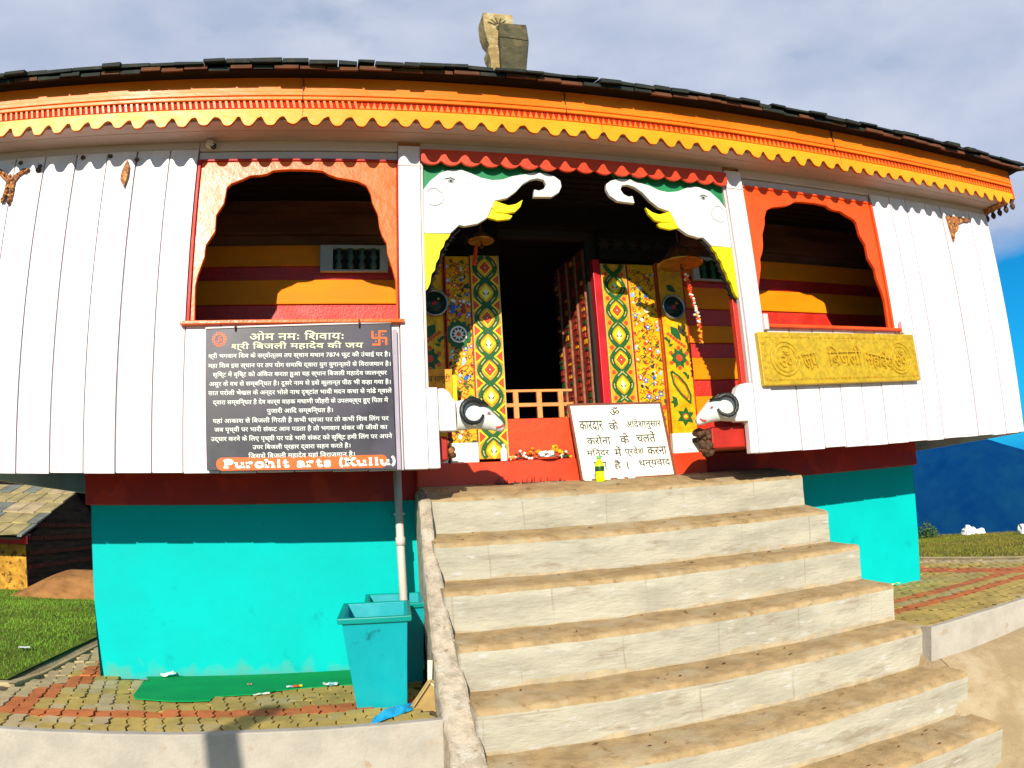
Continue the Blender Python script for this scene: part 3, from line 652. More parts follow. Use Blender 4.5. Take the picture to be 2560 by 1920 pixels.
# ---- ram heads beside the entrance
for s_ in (0, 1):
    X = (lambda x: x) if s_ == 0 else mir
    P_ = lambda pts: [(X(a), b) for a, b in pts]
    hd = MB().prism(P_([(0.4535,0.362),(0.4535,0.545),(0.478,0.545),(0.502,0.528),(0.515,0.500),(0.527,0.490),(0.527,0.362)]), YF-0.03, YF+0.02)
    o_ = hd.build('ram_bracket', ELWHITE, T, bevel=0.006)
    # head: lofted ellipses from the neck to the muzzle
    secs = [(0.528,0.428,0.062,0.030),(0.560,0.432,0.066,0.040),(0.600,0.434,0.064,0.042),(0.640,0.426,0.058,0.038),(0.672,0.410,0.047,0.032),(0.700,0.393,0.036,0.026),(0.722,0.380,0.027,0.022),(0.734,0.374,0.015,0.014)]
    hm = MB(); n = 16
    for (x, z, rz, ry) in secs:
        for j in range(n):
            a = 2*math.pi*j/n; hm.v.append((X(x), YF-0.010+ry*math.cos(a), z+rz*math.sin(a)))
    for i in range(len(secs)-1):
        for j in range(n):
            q = [i*n+j, i*n+(j+1) % n, (i+1)*n+(j+1) % n, (i+1)*n+j]; hm.f.append(q if s_ else q[::-1]); hm.m.append(0); hm.sm.append(True)
    e_ = [(len(secs)-1)*n+j for j in range(n)]; hm.f.append(e_ if s_ else e_[::-1]); hm.m.append(0); hm.sm.append(True)
    ho = hm.build('ram_head', ELWHITE, T)
    path, rs = [], []
    for k in range(30):
        t = k/29; a = math.radians(52+292*t); r = 0.0515-0.005*t
        path.append((X(0.592+r*math.cos(a)*1.0), YF-0.056-0.020*math.sin(math.pi*t), 0.436+r*math.sin(a))); rs.append((0.0135 if k % 2 else 0.0122)*(1-0.55*t**2.2))
    MB().tube([(X(0.664), YF-0.033, 0.466), (X(0.644), YF-0.046, 0.475)]+path, [0.006, 0.011]+rs, 10).build('horn', M('ram_horn_black', (0.010, 0.012, 0.010), 0.4, 0.3, 60, 0.003, 90, 0.5), ho, origin=WLOC[T.name])
    ms = MB().disc(X(0.664), 0.432, 0.0065, YF-0.047, 0, 10, 1.5).disc(X(0.664), 0.432, 0.004, YF-0.0485, 1, 8)
    ms.build('eye', [M('pink_paint', (0.55, 0.25, 0.25)), INK], ho, origin=WLOC[T.name])
    MB().ribbon(P_([(0.727,0.382),(0.715,0.374),(0.695,0.372)]), 0.006, YF-0.0365).build('mouth', PETAL_R, ho, origin=WLOC[T.name])

# ---- door with painted jambs
DJ = 3.745
def chain(x, z0, z1, zc_red, zlo, zhi, w, dots):
    p = MB(); p.box(x-w/2, x+w/2, DJ, DJ+0.052, zlo, zhi, 0)
    y = DJ-0.002; P = 0.1407; rc = random.Random(int(x*1000))
    def wob(z, sgn):
        t = math.cos(math.pi*(z-zc_red)/P); t = math.copysign(abs(t)**0.85, t)
        return x+sgn*w*0.355*t+0.0018*noise.noise((z*30, sgn*3, x))
    for sgn in (1, -1):
        pts = []; z = zlo+0.008
        while z < zhi-0.004: pts.append((wob(z, sgn), z)); z += 0.0085
        p.ribbon(pts, 0.0250, y-(0.0006 if sgn > 0 else 0), 1)
        for k in range(0, len(pts)-5, 8): p.ribbon(pts[k+1:k+5], 0.0045, y-0.0012, 7, 0.001)
    k0 = int((zlo-zc_red)/P)-1
    for k in range(k0, k0+16):
        zc = zc_red+P*k+rc.uniform(-.002, .002)
        if zlo+0.03 < zc < zhi-0.03:
            red = k % 2 == 0; r = 0.038; q = lambda f: [(x-r*f, zc+rc.uniform(-.002, .002)), (x+rc.uniform(-.002, .002), zc-r*1.2*f), (x+r*f, zc), (x, zc+r*1.2*f)]
            p.prism(q(1), y-0.0004, DJ+0.001, 3)
            if red:
                p.prism(q(.80), y-0.0012, DJ+0.001, 2)
                for a in (0.2, 1.5, 2.9, 4.3): p.leaf(x, zc, 0.014, 0.007, a+rc.uniform(-.3, .3), y-0.0016-0.00008*a, 8)
                p.disc(x, zc, 0.004, y-0.0026, 4, 7)
            else:
                p.leaf(x, zc-0.030, 0.060, 0.026, 1.57, y-0.0010, 4); p.leaf(x-0.004, zc-0.016, 0.026, 0.008, 2.2, y-0.0016, 8); p.leaf(x+0.004, zc-0.016, 0.026, 0.008, 0.9, y-0.0017, 8)
        zh = zc+P/2
        if zlo+0.03 < zh < zhi-0.03:
            for sg in (1, -1):
                if dots: p.disc(x+sg*w*0.33, zh, 0.0115, y-0.001, 2, 10)
                else: p.prism([(x+sg*w*0.47, zh-0.040), (x+sg*w*0.47, zh+0.040), (x+sg*w*0.17, zh)], y-0.0002, DJ+0.001, 3); p.prism([(x+sg*w*0.46, zh-0.030), (x+sg*w*0.46, zh+0.030), (x+sg*w*0.24, zh)], y-0.0009, DJ+0.001, 2)
    for sg in (1, -1): p.box(x+sg*w*0.49-0.002, x+sg*w*0.49+0.002, DJ-0.004, DJ+0.001, zlo, zhi, 7)
    return p
CH_M = [OCHRE, GREEN_D, VERMIL, LEMON, CREAM, REDB, CREAM, M('pale_edge_paint', (0.60, 0.50, 0.16), 0.5), BROWNF]
chain(0.8255, 0, 0, 0.753, 0.290, 1.385, 0.155, False).build('door_jamb', CH_M, T)
chain(1.5670, 0, 0, 0.8055, 0.290, 1.360, 0.150, True).build('door_jamb', CH_M, T)
def flower(p, x, z, r, y, petal, centre, n=6, w=0.5):
    for k in range(n): p.leaf(x, z, r, r*w, 2*math.pi*k/n+0.4, y-0.00005*k, petal)
    p.disc(x, z, r*0.33, y-0.0012, centre, 9)
PM = [M('yellow_panel_paint', (0.74, 0.38, 0.0), 0.5, 0.22, 14, 0.002, 40, 0.25, col2=(0.60, 0.20, 0.004), s2=20, t2=(0.54, 0.75)), GREEN_D, VERMIL, LEMON, CREAM, BLUEP, SKYP, INK, OCHRE, REDB]
def panel_small(x0, x1, zlo, zhi, seed):
    rnd = random.Random(seed); p = MB(); p.box(x0, x1, DJ+0.006, DJ+0.052, zlo, zhi, 0)
    y = DJ+0.004; z = zlo+0.03; k = 0
    while z < zhi-0.03:
        n = 4
        for q in range(n):
            x = x0+(x1-x0)*(0.14+0.24*q)+rnd.uniform(-.012, .012); zz = z+rnd.uniform(-0.012, 0.012); c = rnd.random(); k += 1
            yy = y-0.00012*(k % 9)
            if c < 0.30: flower(p, x, zz, rnd.uniform(.012, .021), yy, rnd.choice((2, 5, 8, 6, 2)), rnd.choice((3, 4)), rnd.choice((4, 5, 6)))
            elif c < 0.60:
                a = rnd.uniform(0, 6.28)
                for d in range(3): p.leaf(x, zz, rnd.uniform(.014, .028), .010, a+d*0.9, yy-0.0002*d, rnd.choice((1, 1, 7, 9, 2)))
            elif c < 0.78:
                p.disc(x, zz, rnd.uniform(.008, .014), yy, rnd.choice((5, 6, 4, 2, 7)), 9, rnd.uniform(.6, 1.2), rnd.uniform(0, 3))
                p.disc(x+.01, zz+.012, .006, yy-.0004, rnd.choice((7, 2, 4)), 8)
            else:
                p.ribbon([(x-.018, zz-.008), (x-.006, zz+.006), (x+.008, zz-.003), (x+.018, zz+.010)], .0035, yy-0.0005, rnd.choice((7, 9, 1)))
        z += 0.031
    for q in range(int((zhi-zlo)/0.05)):
        zz = zlo+0.02+0.05*q; xm = (x0+x1)/2; w2 = (x1-x0)*0.40; sg = 1 if q % 2 else -1
        p.ribbon([(xm+sg*w2*math.cos(a*0.5)*(0.55+0.4*math.sin(a*0.7)), zz+0.022*math.sin(a*0.9)) for a in range(7)], 0.0042, y+0.0008, 1 if q % 3 else 9, 0.0012)
        for d in range(4): p.leaf(xm+sg*w2*rnd.uniform(-1, 1), zz+rnd.uniform(-.02, .02), rnd.uniform(.014, .022), .009, rnd.uniform(0, 6.28), y+0.0006-0.0001*d, rnd.choice((1, 2, 9, 8)))
    for xx in (x0+0.003, x1-0.003): p.box(xx-0.003, xx+0.003, DJ, DJ+0.007, zlo, zhi, 9)
    return p
pL = panel_small(0.606, 0.7465, 0.290, 1.380, 3)
pL.disc(0.669, 0.945, 0.062, DJ+0.0012, 1, 20, 1.0)
for k in range(12): pL.disc(0.669+0.056*math.cos(k*.5236), 0.945+0.062*math.sin(k*.5236), 0.015, DJ+0.0010, 1, 8)
pL.disc(0.669, 0.945, 0.046, DJ-0.0002, 4, 18).disc(0.669, 0.945, 0.036, DJ-0.0010, 7, 18)
flower(pL, 0.669, 0.945, 0.036, DJ-0.002, 4, 2, 10, 0.35)
pL.prism([(0.63,1.06),(0.652,1.06),(0.655,1.09),(0.648,1.12),(0.634,1.115)], DJ-0.001, DJ+0.006, 5).disc(0.645, 1.13, 0.010, DJ-0.001, 4, 9).prism([(0.69,1.06),(0.712,1.06),(0.71,1.11),(0.695,1.115)], DJ-0.001, DJ+0.006, 9).disc(0.703, 1.125, 0.010, DJ-0.001, 4, 9)
pL.build('painted_panel', PM, T)
panel_small(1.650, 1.826, 0.290, 1.365, 8).build('painted_panel', PM, T)
def panel_big(xc, w, zlo, zhi, sgn, lowz):
    p = MB(); p.box(xc-w/2, xc+w/2, DJ+0.002, DJ+0.052, zlo, zhi, 0); y = DJ
    for xx in (-1, 1): p.box(xc+xx*w*0.485-0.003, xc+xx*w*0.485+0.003, DJ-0.004, DJ+0.003, zlo, zhi, 9)
    R = lambda a: a if sgn > 0 else math.pi-a
    # bird-like leaf pair below the disc
    p.leaf(xc-sgn*.030, 1.000, .105, .050, R(-0.95), y, 1); p.leaf(xc+sgn*0.02, 1.01, .075, .03, R(-1.2), y-.0006, 7)
    for k in range(7): p.disc(xc-sgn*(.05-.016*k), .955-.012*k, .010, y-.0003*k/7, 2, 8)
    for k in range(4): p.leaf(xc-sgn*.055, .885+.012*k, .032, .016, R(0.3+k*0.8), y-.0004-.0001*k, 1)
    flower(p, xc+sgn*.005, .815, .062, y-.0008, 1, 2, 8, .55)
    for k in range(6): p.disc(xc+sgn*.005+.058*math.cos(k*1.047+.5), .815+.058*math.sin(k*1.047+.5), .012, y-.0016, 2, 8)
    # mango-leaf outline
    c_ = [(-.055,.735),(-.045,.665),(.000,.600),(.050,.555),(.056,.600),(.034,.660),(-.010,.710),(-.050,.738)]
    p.ribbon([(xc+sgn*a, b) for a, b in c_], .011, y-.0012, 1)
    p.ribbon([(xc+sgn*a*.75+sgn*.0, .648+(b-.648)*.72) for a, b in c_], .004, y-.0012, 2)
    for k in range(3): p.leaf(xc+sgn*.045, .690+.014*k, .034, .016, R(1.2+.7*k), y-.0002-.0001*k, 1)
    for k in range(3): p.leaf(xc-sgn*.030, .565, .045, .024, R(2.4+.8*k), y-.0002-.0001*k, 1)
    flower(p, xc+sgn*.012, lowz, .056, y-.0008, 1, 2, 6, .6)
    p.disc(xc+sgn*.012, lowz, .011, y-.0022, 3, 8)
    p.leaf(xc-sgn*.03, 1.245, .07, .04, R(-.6), y, 1)
    return p
panel_big(1.922, 0.170, 0.290, 1.380, 1, 0.478).build('painted_panel', PM, T)
panel_big(0.517, 0.160, 0.290, 1.380, -1, 0.478).build('painted_panel', PM, T)
for xq in (0.545, 1.918):
    d_ = MB().lathe([(0.068, 0.0), (0.074, 0.010), (0.072, 0.022), (0.065, 0.023), (0.061, 0.012), (0.0605, 0.010)], (xq, DJ-0.0, 1.112), 30, 0, 'y').lathe([(0.0602, 0.0), (0.0602, 0.006)], (xq, DJ-0.0065, 1.112), 30, 1, 'y')
    d_.disc(xq, 1.112, .012, DJ-.0135, 2, 9, 1.3, 0.4).disc(xq+.022, 1.135, .006, DJ-.0135, 3, 8)
    d_.build('round_boss', [GREYM, M('bottle_green_paint', (0.008, 0.035, 0.022), 0.3), REDB, OCHRE], T)
wb = MB().box(0.600, 0.745, DJ-0.010, DJ+0.05, 0.273, 0.375)
wb.box(0.46, 0.585, DJ-0.008, DJ+0.05, 0.273, 0.365)
wb.build('jamb_base', CREAM, T, bevel=0.004); MB().box(1.835, 2.00, DJ-0.012, DJ+0.05, 0.273, 0.385).build('jamb_base', CREAM, T, bevel=0.004)
MB().box(0.44, 2.02, DJ-0.02, DJ+0.05, 1.565, 1.70).build('lintel', DARKW, T)
for xa, xb, seed in ((0.437, 0.905, 5), (1.490, 2.01, 9)):  # added dark boards standing in for the deep shade above the jambs
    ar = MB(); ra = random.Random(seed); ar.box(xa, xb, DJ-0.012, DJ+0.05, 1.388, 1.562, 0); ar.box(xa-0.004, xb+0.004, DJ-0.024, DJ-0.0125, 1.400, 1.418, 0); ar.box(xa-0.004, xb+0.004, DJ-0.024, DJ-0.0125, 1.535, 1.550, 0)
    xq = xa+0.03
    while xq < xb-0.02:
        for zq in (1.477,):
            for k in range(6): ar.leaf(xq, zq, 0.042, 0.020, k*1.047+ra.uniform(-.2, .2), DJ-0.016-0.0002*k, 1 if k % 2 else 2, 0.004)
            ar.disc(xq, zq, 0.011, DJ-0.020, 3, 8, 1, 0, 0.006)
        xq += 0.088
    ar.build('shade_frieze', [DARKW, M('dull_green_carving', (0.006, 0.018, 0.008), 0.8, 0.3, 20), M('dull_brown_carving', (0.026, 0.014, 0.007), 0.8, 0.3, 20), M('dull_red_carving', (0.05, 0.008, 0.005), 0.7, 0.3, 20)], T)
# door leaf swung inwards on the right
dl = MB(); hx, hy = 1.478, 3.86; ang = math.radians(96)
def leafpt(u, v, w): # u along the leaf, w thickness
    return (hx-u*math.cos(math.pi-ang)*1.0-w*math.sin(ang), hy+u*math.sin(ang)-w*math.cos(math.pi-ang), v)
def lbox(u0, u1, z0, z1, w0, w1, mi): dl.hexa([leafpt(u0,z0,w0),leafpt(u1,z0,w0),leafpt(u1,z0,w1),leafpt(u0,z0,w1),leafpt(u0,z1,w0),leafpt(u1,z1,w0),leafpt(u1,z1,w1),leafpt(u0,z1,w1)], mi)
lbox(0, 0.46, 0.29, 1.50, 0, 0.03, 0)
for u in (0.02, 0.14, 0.26, 0.38): lbox(u, u+0.011, 0.30, 1.49, 0.03, 0.042, 1)
for u in (0.055, 0.175, 0.295, 0.41):
    for k in range(30):
        z_ = 0.315+k*0.039; q3 = random.uniform(0, 0.03)
        lbox(u+q3*0.6, u+0.030+q3, z_, z_+random.uniform(0.012, 0.03), 0.030, 0.034+0.002*random.random(), random.choice((2, 3, 2, 3, 4)))
dl.build('door_leaf', [LEAFD, M('worn_pink_wood', (0.30, 0.12, 0.06), 0.6, 0.3, 20), M('dull_green_paint', (0.012, 0.07, 0.015), 0.6, 0.4, 30), M('dull_red_paint', (0.36, 0.035, 0.012), 0.6, 0.4, 30), OCHRE], T)
MB().box(0.905, 1.275, 3.775, 3.795, 0.274, 0.497).build('door_board', VERMIL, T, bevel=0.003)
la = MB().box(0.905, 1.280, 3.778, 3.793, 0.639, 0.653).box(0.905, 1.280, 3.776, 3.795, 0.560, 0.580)
for xq in (0.952, 1.080, 1.200): la.box(xq, xq+0.027, 3.774, 3.794, 0.498, 0.639)
la.build('door_lattice', BEIGEW, T, bevel=0.002)
MB().box(1.445, 1.488, DJ-0.002, DJ+0.05, 0.274, 1.385).build('door_frame', M('crimson_paint', (0.50, 0.008, 0.012), 0.4), T, bevel=0.003)
# red upright at the right of the entrance, behind the elephant board
MB().box(1.955, 1.992, YF+0.024, YF+0.06, 0.352, 1.05).build('inner_post', REDW, T, bevel=0.003)
# small yellow notice on the left of the door with brush lettering
yb = MB().box(0.47, 0.60, 3.60, 3.612, 0.56, 0.73, 0); yb.text('न पार्टी', 0.535, 0.655, 0.11, 0.05, 3.5995, 1, 0.001)
yb.build('yellow_board', [OCHRE, DARKBR], T)
MB().box(0.603, 0.622, 3.60, 3.62, 0.52, 0.70).build('yellow_strip', LEMON, T)

# ---- eave: fascia, valance, dentils, roof
FY = 2.900; fx0, fx1 = -1.82, 4.214
fa = MB().box(fx0, fx1, FY-0.004, FY+0.016, 1.846, 1.925).box(fx0, fx1, FY-0.016, FY+0.016, 1.822, 1.845).box(fx0, fx1, FY-0.010, FY+0.016, 1.803, 1.8215)
fo = fa.build('fascia', FASC_O, T, bevel=0.003)
va = []; per = 0.0985; xq = fx0
prof = [(0.0, 1.721), (0.06, 1.719), (0.14, 1.708), (0.24, 1.690), (0.32, 1.682), (0.42, 1.679), (0.56, 1.679), (0.66, 1.684), (0.76, 1.699), (0.86, 1.714), (0.94, 1.720)]
while xq < fx1-0.05:
    sc_, sh_ = random.uniform(0.85, 1.12), jit(0.05); va += [(xq+per*min(0.97, max(0, u+(sh_ if 0.1 < u < 0.9 else 0))), 1.721-(1.721-z)*sc_+jit(0.0016)) for u, z in prof]; xq += per*random.uniform(0.96, 1.04)
va.append((fx1, 1.720))
MB().prism([(fx0, 1.7615)]+va+[(fx1, 1.7615)], FY, FY+0.018, 0, 1).build('valance', [FASC, M('valance_edge_red', (0.55, 0.10, 0.01), 0.5)], fo, bevel=0.0012, origin=WLOC[T.name])
for xq in (-0.147, 1.06, 2.62): MB().box(xq-0.0015, xq+0.0015, FY-0.0165, FY-0.0005, 1.80, 1.921).build('board_seam', DARKBR, fo, origin=WLOC[T.name])
for xq in (-0.142, 1.235, 2.655): MB().box(xq-0.0014, xq+0.0014, FY-0.0008, FY+0.001, 1.724, 1.761).build('board_seam', DARKBR, fo, origin=WLOC[T.name])
dt = MB().box(fx0, fx1, FY+0.004, FY+0.016, 1.762, 1.8025, 1); xq = fx0; per = 0.0275
while xq < fx1-per:
    dt.prism([(xq+0.004, 1.8015), (xq+0.013, 1.764), (xq+0.024, 1.764), (xq+0.015, 1.8015)] if xq < 0.1 else [(xq+0.002, 1.7635), (xq+0.025, 1.7635), (xq+0.0135, 1.7975)], FY-0.003, FY+0.005, 0); xq += per
dt.build('dentil_strip', [FASC_O, DENT], fo, origin=WLOC[T.name])
sidef = MB().box(fx1+0.001, fx1+0.019, FY-0.002, 7.6, 1.72, 1.925); sidef.build('side_fascia', ORANGE_R, T, bevel=0.003)
pn = MB()   # turned pendants along the right-hand eave
for k in range(14):
    yq = FY+0.03+k*0.062
    pn.lathe([(0.004, -0.052), (0.016, -0.040), (0.020, -0.022), (0.010, -0.006), (0.022, 0.006), (0.022, 0.02)], (fx1+0.006, yq, 1.708), 9)
pn.build('eave_pendants', DARKBR, T)
rb = MB().box(fx1-0.10, fx1-0.04, FY+0.03, 7.5, 1.690, 1.7095); rb.build('eave_board', BROWNW, T)
# hipped slate roof with two visible courses at the eave
ROOFS = 0.40
def rz(d): return 1.941+ROOFS*d
EY = 2.790; ex0, ex1 = -1.95, 4.345
rf = MB(); yr = 5.3
core = [(ex0+0.02, EY+0.03, 1.934), (ex1-0.02, EY+0.03, 1.934), (ex1-0.02, 7.86, 1.934), (ex0+0.02, 7.86, 1.934), (ex0+2.5, yr, 1.934+ROOFS*2.5), (ex1-2.5, yr, 1.934+ROOFS*2.5)]
rf.add(core, [(0,1,5,4), (1,2,5), (2,3,4,5), (3,0,4), (3,2,1,0)], 0)
for row in range(10):
    x = ex0+row*0.24-(0.1 if row % 2 else 0); y0 = EY-0.012+row*0.24
    while x < ex1-row*0.24:
        w_ = random.uniform(0.07, 0.15); x1 = min(x+w_-0.004, ex1-row*0.24); t = random.uniform(0.010, 0.022); dy = jit(0.018); dz_ = jit(0.006)
        if x1-x > 0.03:
            ya, yb_ = y0+dy, y0+0.33; za = rz(ya-EY)+0.012+dz_; zb = rz(yb_-EY)-0.014
            sk = jit(0.006)
            rf.hexa([(x, ya, za-t), (x1, ya+sk, za-t), (x1, yb_, zb-t), (x, yb_, zb-t), (x, ya, za), (x1, ya+sk, za+jit(0.004)), (x1, yb_, zb), (x, yb_, zb)], 0)
        x += w_
# lower course of thicker brown-edged boards showing under the slates
x = ex0+0.01
while x < ex1-0.02:
    w_ = random.uniform(0.09, 0.15); x1 = min(x+w_-0.006, ex1-0.01); ya = EY+0.012+jit(0.008); za = 1.931+jit(0.003)
    rf.hexa([(x, ya, za-0.020), (x1, ya+jit(0.004), za-0.020), (x1, EY+0.20, za+0.035), (x, EY+0.20, za+0.035), (x, ya, za-0.002), (x1, ya, za-0.002), (x1, EY+0.20, za+0.052), (x, EY+0.20, za+0.052)], 1 if random.random() < 0.6 else 0)
    x += w_
for row in range(8):   # right-hand slope
    y = EY+0.30+row*0.24; x0 = ex1+0.012-row*0.24
    while y < 7.8-row*0.24:
        w_ = random.uniform(0.10, 0.165); xa = x0+jit(0.012); xb = x0-0.33; za = rz(ex1-xa)+0.012+jit(0.004); zb = rz(ex1-xb)-0.014
        rf.hexa([(xa, y, za-0.02), (xa, y+w_-0.004, za-0.02), (xb, y+w_-0.004, zb-0.02), (xb, y, zb-0.02), (xa, y, za), (xa, y+w_-0.004, za), (xb, y+w_-0.004, zb), (xb, y, zb)], 0); y += w_
ro = rf.build('roof', [SLATE, SLATE_B], T)
MB().add([(ex0+0.03, EY+0.022, 1.9135), (ex1-0.03, EY+0.022, 1.9135), (fx1, FY+0.0165, 1.9265), (fx0, FY+0.0165, 1.9265)], [(3,2,1,0)]).build('eave_lining', DARKW, T)
# carved ornaments still hanging under the eave
def blob_strip(p, pts, r, n):
    for i in range(len(pts)-1):
        for k in range(n):
            t = (k+random.random())/n; a, b = pts[i], pts[i+1]; rr = r*random.uniform(.6, 1.15)
            p.lathe([(0.001, -rr), (rr*.8, -rr*.5), (rr, 0), (rr*.8, rr*.5), (0.001, rr)], (a[0]+(b[0]-a[0])*t+jit(r*.5), YF-0.022+jit(0.006), a[1]+(b[1]-a[1])*t+jit(r*.5)), 7, random.choice((0, 0, 1)))
    return p
orn = MB().prism([(-1.66,1.612),(-1.63,1.618),(-1.575,1.575),(-1.560,1.572),(-1.505,1.612),(-1.470,1.606),(-1.520,1.575),(-1.540,1.545),(-1.538,1.480),(-1.550,1.425),(-1.560,1.470),(-1.575,1.478),(-1.600,1.445),(-1.590,1.500),(-1.588,1.548),(-1.620,1.575)], YF-0.026, YF-0.013)
blob_strip(orn, [(-1.650,1.610),(-1.600,1.585),(-1.562,1.555),(-1.520,1.587),(-1.478,1.602)], 0.009, 14); blob_strip(orn, [(-1.575,1.575),(-1.572,1.500),(-1.592,1.450)], 0.011, 24)
blob_strip(orn, [(-1.548,1.560),(-1.548,1.490),(-1.552,1.440)], 0.009, 20); orn.build('carved_ornament', [BROWNW, DARKBR], T)
orn = MB().prism([(-0.968,1.622),(-0.955,1.590),(-0.955,1.540),(-0.968,1.482),(-0.990,1.520),(-0.988,1.560),(-0.980,1.590)], YF-0.032, YF-0.014); blob_strip(orn, [(-0.968,1.61),(-0.972,1.505)], 0.007, 26); orn.build('carved_ornament', [BROWNW, DARKBR], T)
orn = MB().prism([(3.672,1.606),(3.905,1.612),(3.890,1.590),(3.838,1.585),(3.800,1.570),(3.772,1.560),(3.766,1.525),(3.725,1.500),(3.690,1.430),(3.680,1.52)], YF-0.030, YF-0.014); blob_strip(orn, [(3.69,1.592),(3.89,1.600)], 0.009, 34); blob_strip(orn, [(3.690,1.57),(3.695,1.45)], 0.009, 26); blob_strip(orn, [(3.72,1.57),(3.745,1.52)], 0.010, 18); orn.build('carved_ornament', [BROWNW, DARKBR], T)
for xq, zq in ((-1.42, 1.620), (-1.425, 1.600), (-0.925, 1.626), (-1.53, 1.645), (-1.06, 1.650), (-1.20, 1.652)):
    MB().disc(xq, zq, 0.010 if zq > 1.61 else 0.014, YF-0.02, 0, 9, 1.2, 0, 0.012).build('wood_knot', DARKBR, T)
# carved beam ends poking out at the far right corner
ce = MB().box(4.122, 4.21, 3.18, 3.26, 0.585, 0.605, 1).box(4.122, 4.165, 3.16, 3.27, 0.490, 0.583, 0).box(4.122, 4.20, 3.19, 3.24, 0.470, 0.488, 1).box(4.140, 4.21, 3.20, 3.25, 0.400, 0.468, 0).box(4.168, 4.21, 3.20, 3.25, 0.505, 0.582, 1)
ce.build('beam_end', [WHITE2, BROWNW], T, bevel=0.006)

# ================================================================== STAIRCASE
ST = thing('staircase', 'grey cement staircase with seven dusty steps leading up to the entrance', 'staircase', (1.5, 2.1, -1.3))
Q = 0.933
YK = [v*Q for v in (3.600, 3.397, 3.148, 2.899, 2.650, 2.401, 2.152)]
ZK = [v*Q for v in (0.100, -0.115, -0.314, -0.514, -0.714, -0.914, -1.114)]
ZB = [0.153]+[v*Q for v in (-0.082, -0.297, -0.500, -0.702, -0.898, -1.100)]
def landing_z(y): return 0.0935+(0.1425-0.0935)*(y-3.359)/0.221 if y < 3.58 else 0.1425+0.0105*(y-3.58)/0.14
XFT = [(1.9, 0.302), (2.25, 0.315), (2.47, 0.327), (2.70, 0.333), (3.0, 0.352), (3.36, 0.383), (3.80, 0.415)]
XRT = [(1.9, 0.452), (2.24, 0.445), (2.47, 0.440), (2.70, 0.432), (2.94, 0.424), (3.17, 0.427), (3.36, 0.438), (3.80, 0.445)]
def lerp_t(tb, y):
    for (a, p), (b, q) in zip(tb, tb[1:]):
        if y <= b: return p+(q-p)*(y-a)/(b-a)
    return tb[-1][1]
for k in range(7):
    xl = lerp_t(XRT, YK[k])-0.012; xr = (2.597+(0.01*k if k < 6 else 0.02))*Q
    yb = (YK[k-1]+0.004) if k else 3.714
    st_ = MB(); n = 150; zlow = (ZK[k+1]-0.03 if k < 6 else -1.45); zb = ZB[k]
    if k == 6: zlow = -1.45
    side_low = -1.4
    for i in range(n+1):
        x = xl+(xr-xl)*i/n; f = noise.noise
        c1 = 0.008*f((x*3.1, k*7.3, 0))+0.006*f((x*14, k*3.1, 4)); c2 = 0.006*f((x*4.3, k*5.1, 9))+0.005*f((x*19, k, 2))
        chip = max(0, f((x*5.5, k*11.7, 6))-0.26)*0.055+max(0, f((x*21, k*4.7, 3))-0.35)*0.02
        y0, z0 = YK[k]+c1*0.6, ZK[k]+c2*0.7
        zd = (ZK[k+1] if k < 6 else -1.30)+0.030+0.022*f((x*2.7, k*9.1, 5))+0.016*f((x*11, k*2.3, 8))
        st_.v += [(x, y0-0.002, zlow), (x, y0-0.001, zd), (x, y0+0.003+0.002*f((x*9, k, 1)), z0-0.07), (x, y0+chip*0.5, z0-0.022), (x, y0+0.006+chip, z0-0.007-chip*0.5), (x, y0+0.018+chip, z0-chip*0.3),
                  (x, y0+(yb-y0)*0.5, (z0+zb)/2+0.004*f((x*6, k, 7))) if k else (x, 3.58, 0.1425+0.004*f((x*6, k, 7))), (x, yb, zb+0.006*f((x*5, k*2, 3))+0.004)]
    for i in range(n):
        for j in range(7):
            a = i*8+j; st_.f.append([a, a+8, a+9, a+1]); cp_ = st_.v[a+2][1]-st_.v[a+1][1]
            st_.m.append(3 if j == 0 else 1 if j > 3 or (j == 3 and cp_ > 0.0035) else 0); st_.sm.append(True)
    # side cheeks
    for sgn, base in ((0, 0), (1, n*8)):
        o = len(st_.v); xx = st_.v[base][0]
        p = [st_.v[base+j] for j in range(8)]
        st_.v += [(xx, p[0][1], side_low), (xx, yb, side_low)]
        q = [o]+[base+j for j in range(8)]+[o+1]
        st_.f.append(q[::-1] if sgn == 0 else q); st_.m.append(2); st_.sm.append(False)
    st_.build('step', [RISER, TREAD, PLASTER, M('cream_dust', (0.40, 0.315, 0.195), 0.95, 0.18, 9, 0.006, 50, 0.1, col2=(0.36, 0.315, 0.25), s2=8, t2=(0.45, 0.7))], ST)
# roughcast render on the left cheek of the stair, following its steps
ck = MB(); nyc, SEC = 190, 44; YF0 = YK[6]-0.02
def cheek_section(y):
    xf = lerp_t(XFT, y); xt = lerp_t(XRT, y)
    zt = landing_z(y)-0.003 if y >= 3.352 else 0.086-(3.352-y)*0.850-min(0.095, (3.352-y)*0.8)
    return [(xf-0.012, -1.42), (xf-0.010, -0.95), (xf-0.004, zt-0.10), (xf, zt-0.022), (xf+0.012, zt-0.006), (xt-0.010, zt+0.001), (xt, zt-0.006), (xt+0.003, zt-0.10), (xt+0.004, -1.42)]
for j in range(nyc+1):
    y = YF0+(3.797-YF0)*j/nyc; sec = cheek_section(y)
    for i in range(SEC+1):
        t = i/SEC*(len(sec)-1); a = min(int(t), len(sec)-2); u = t-a
        x, z = sec[a][0]*(1-u)+sec[a+1][0]*u, sec[a][1]*(1-u)+sec[a+1][1]*u
        nn = noise.noise; k_ = 0.005*nn((y*7, z*7, x*6))+0.0035*nn((y*24, z*24, x*20))
        ck.v.append((x+k_, y+0.3*k_, z+1.2*nn((y*9+3, z*9, x*11))*0.006+0.7*k_))
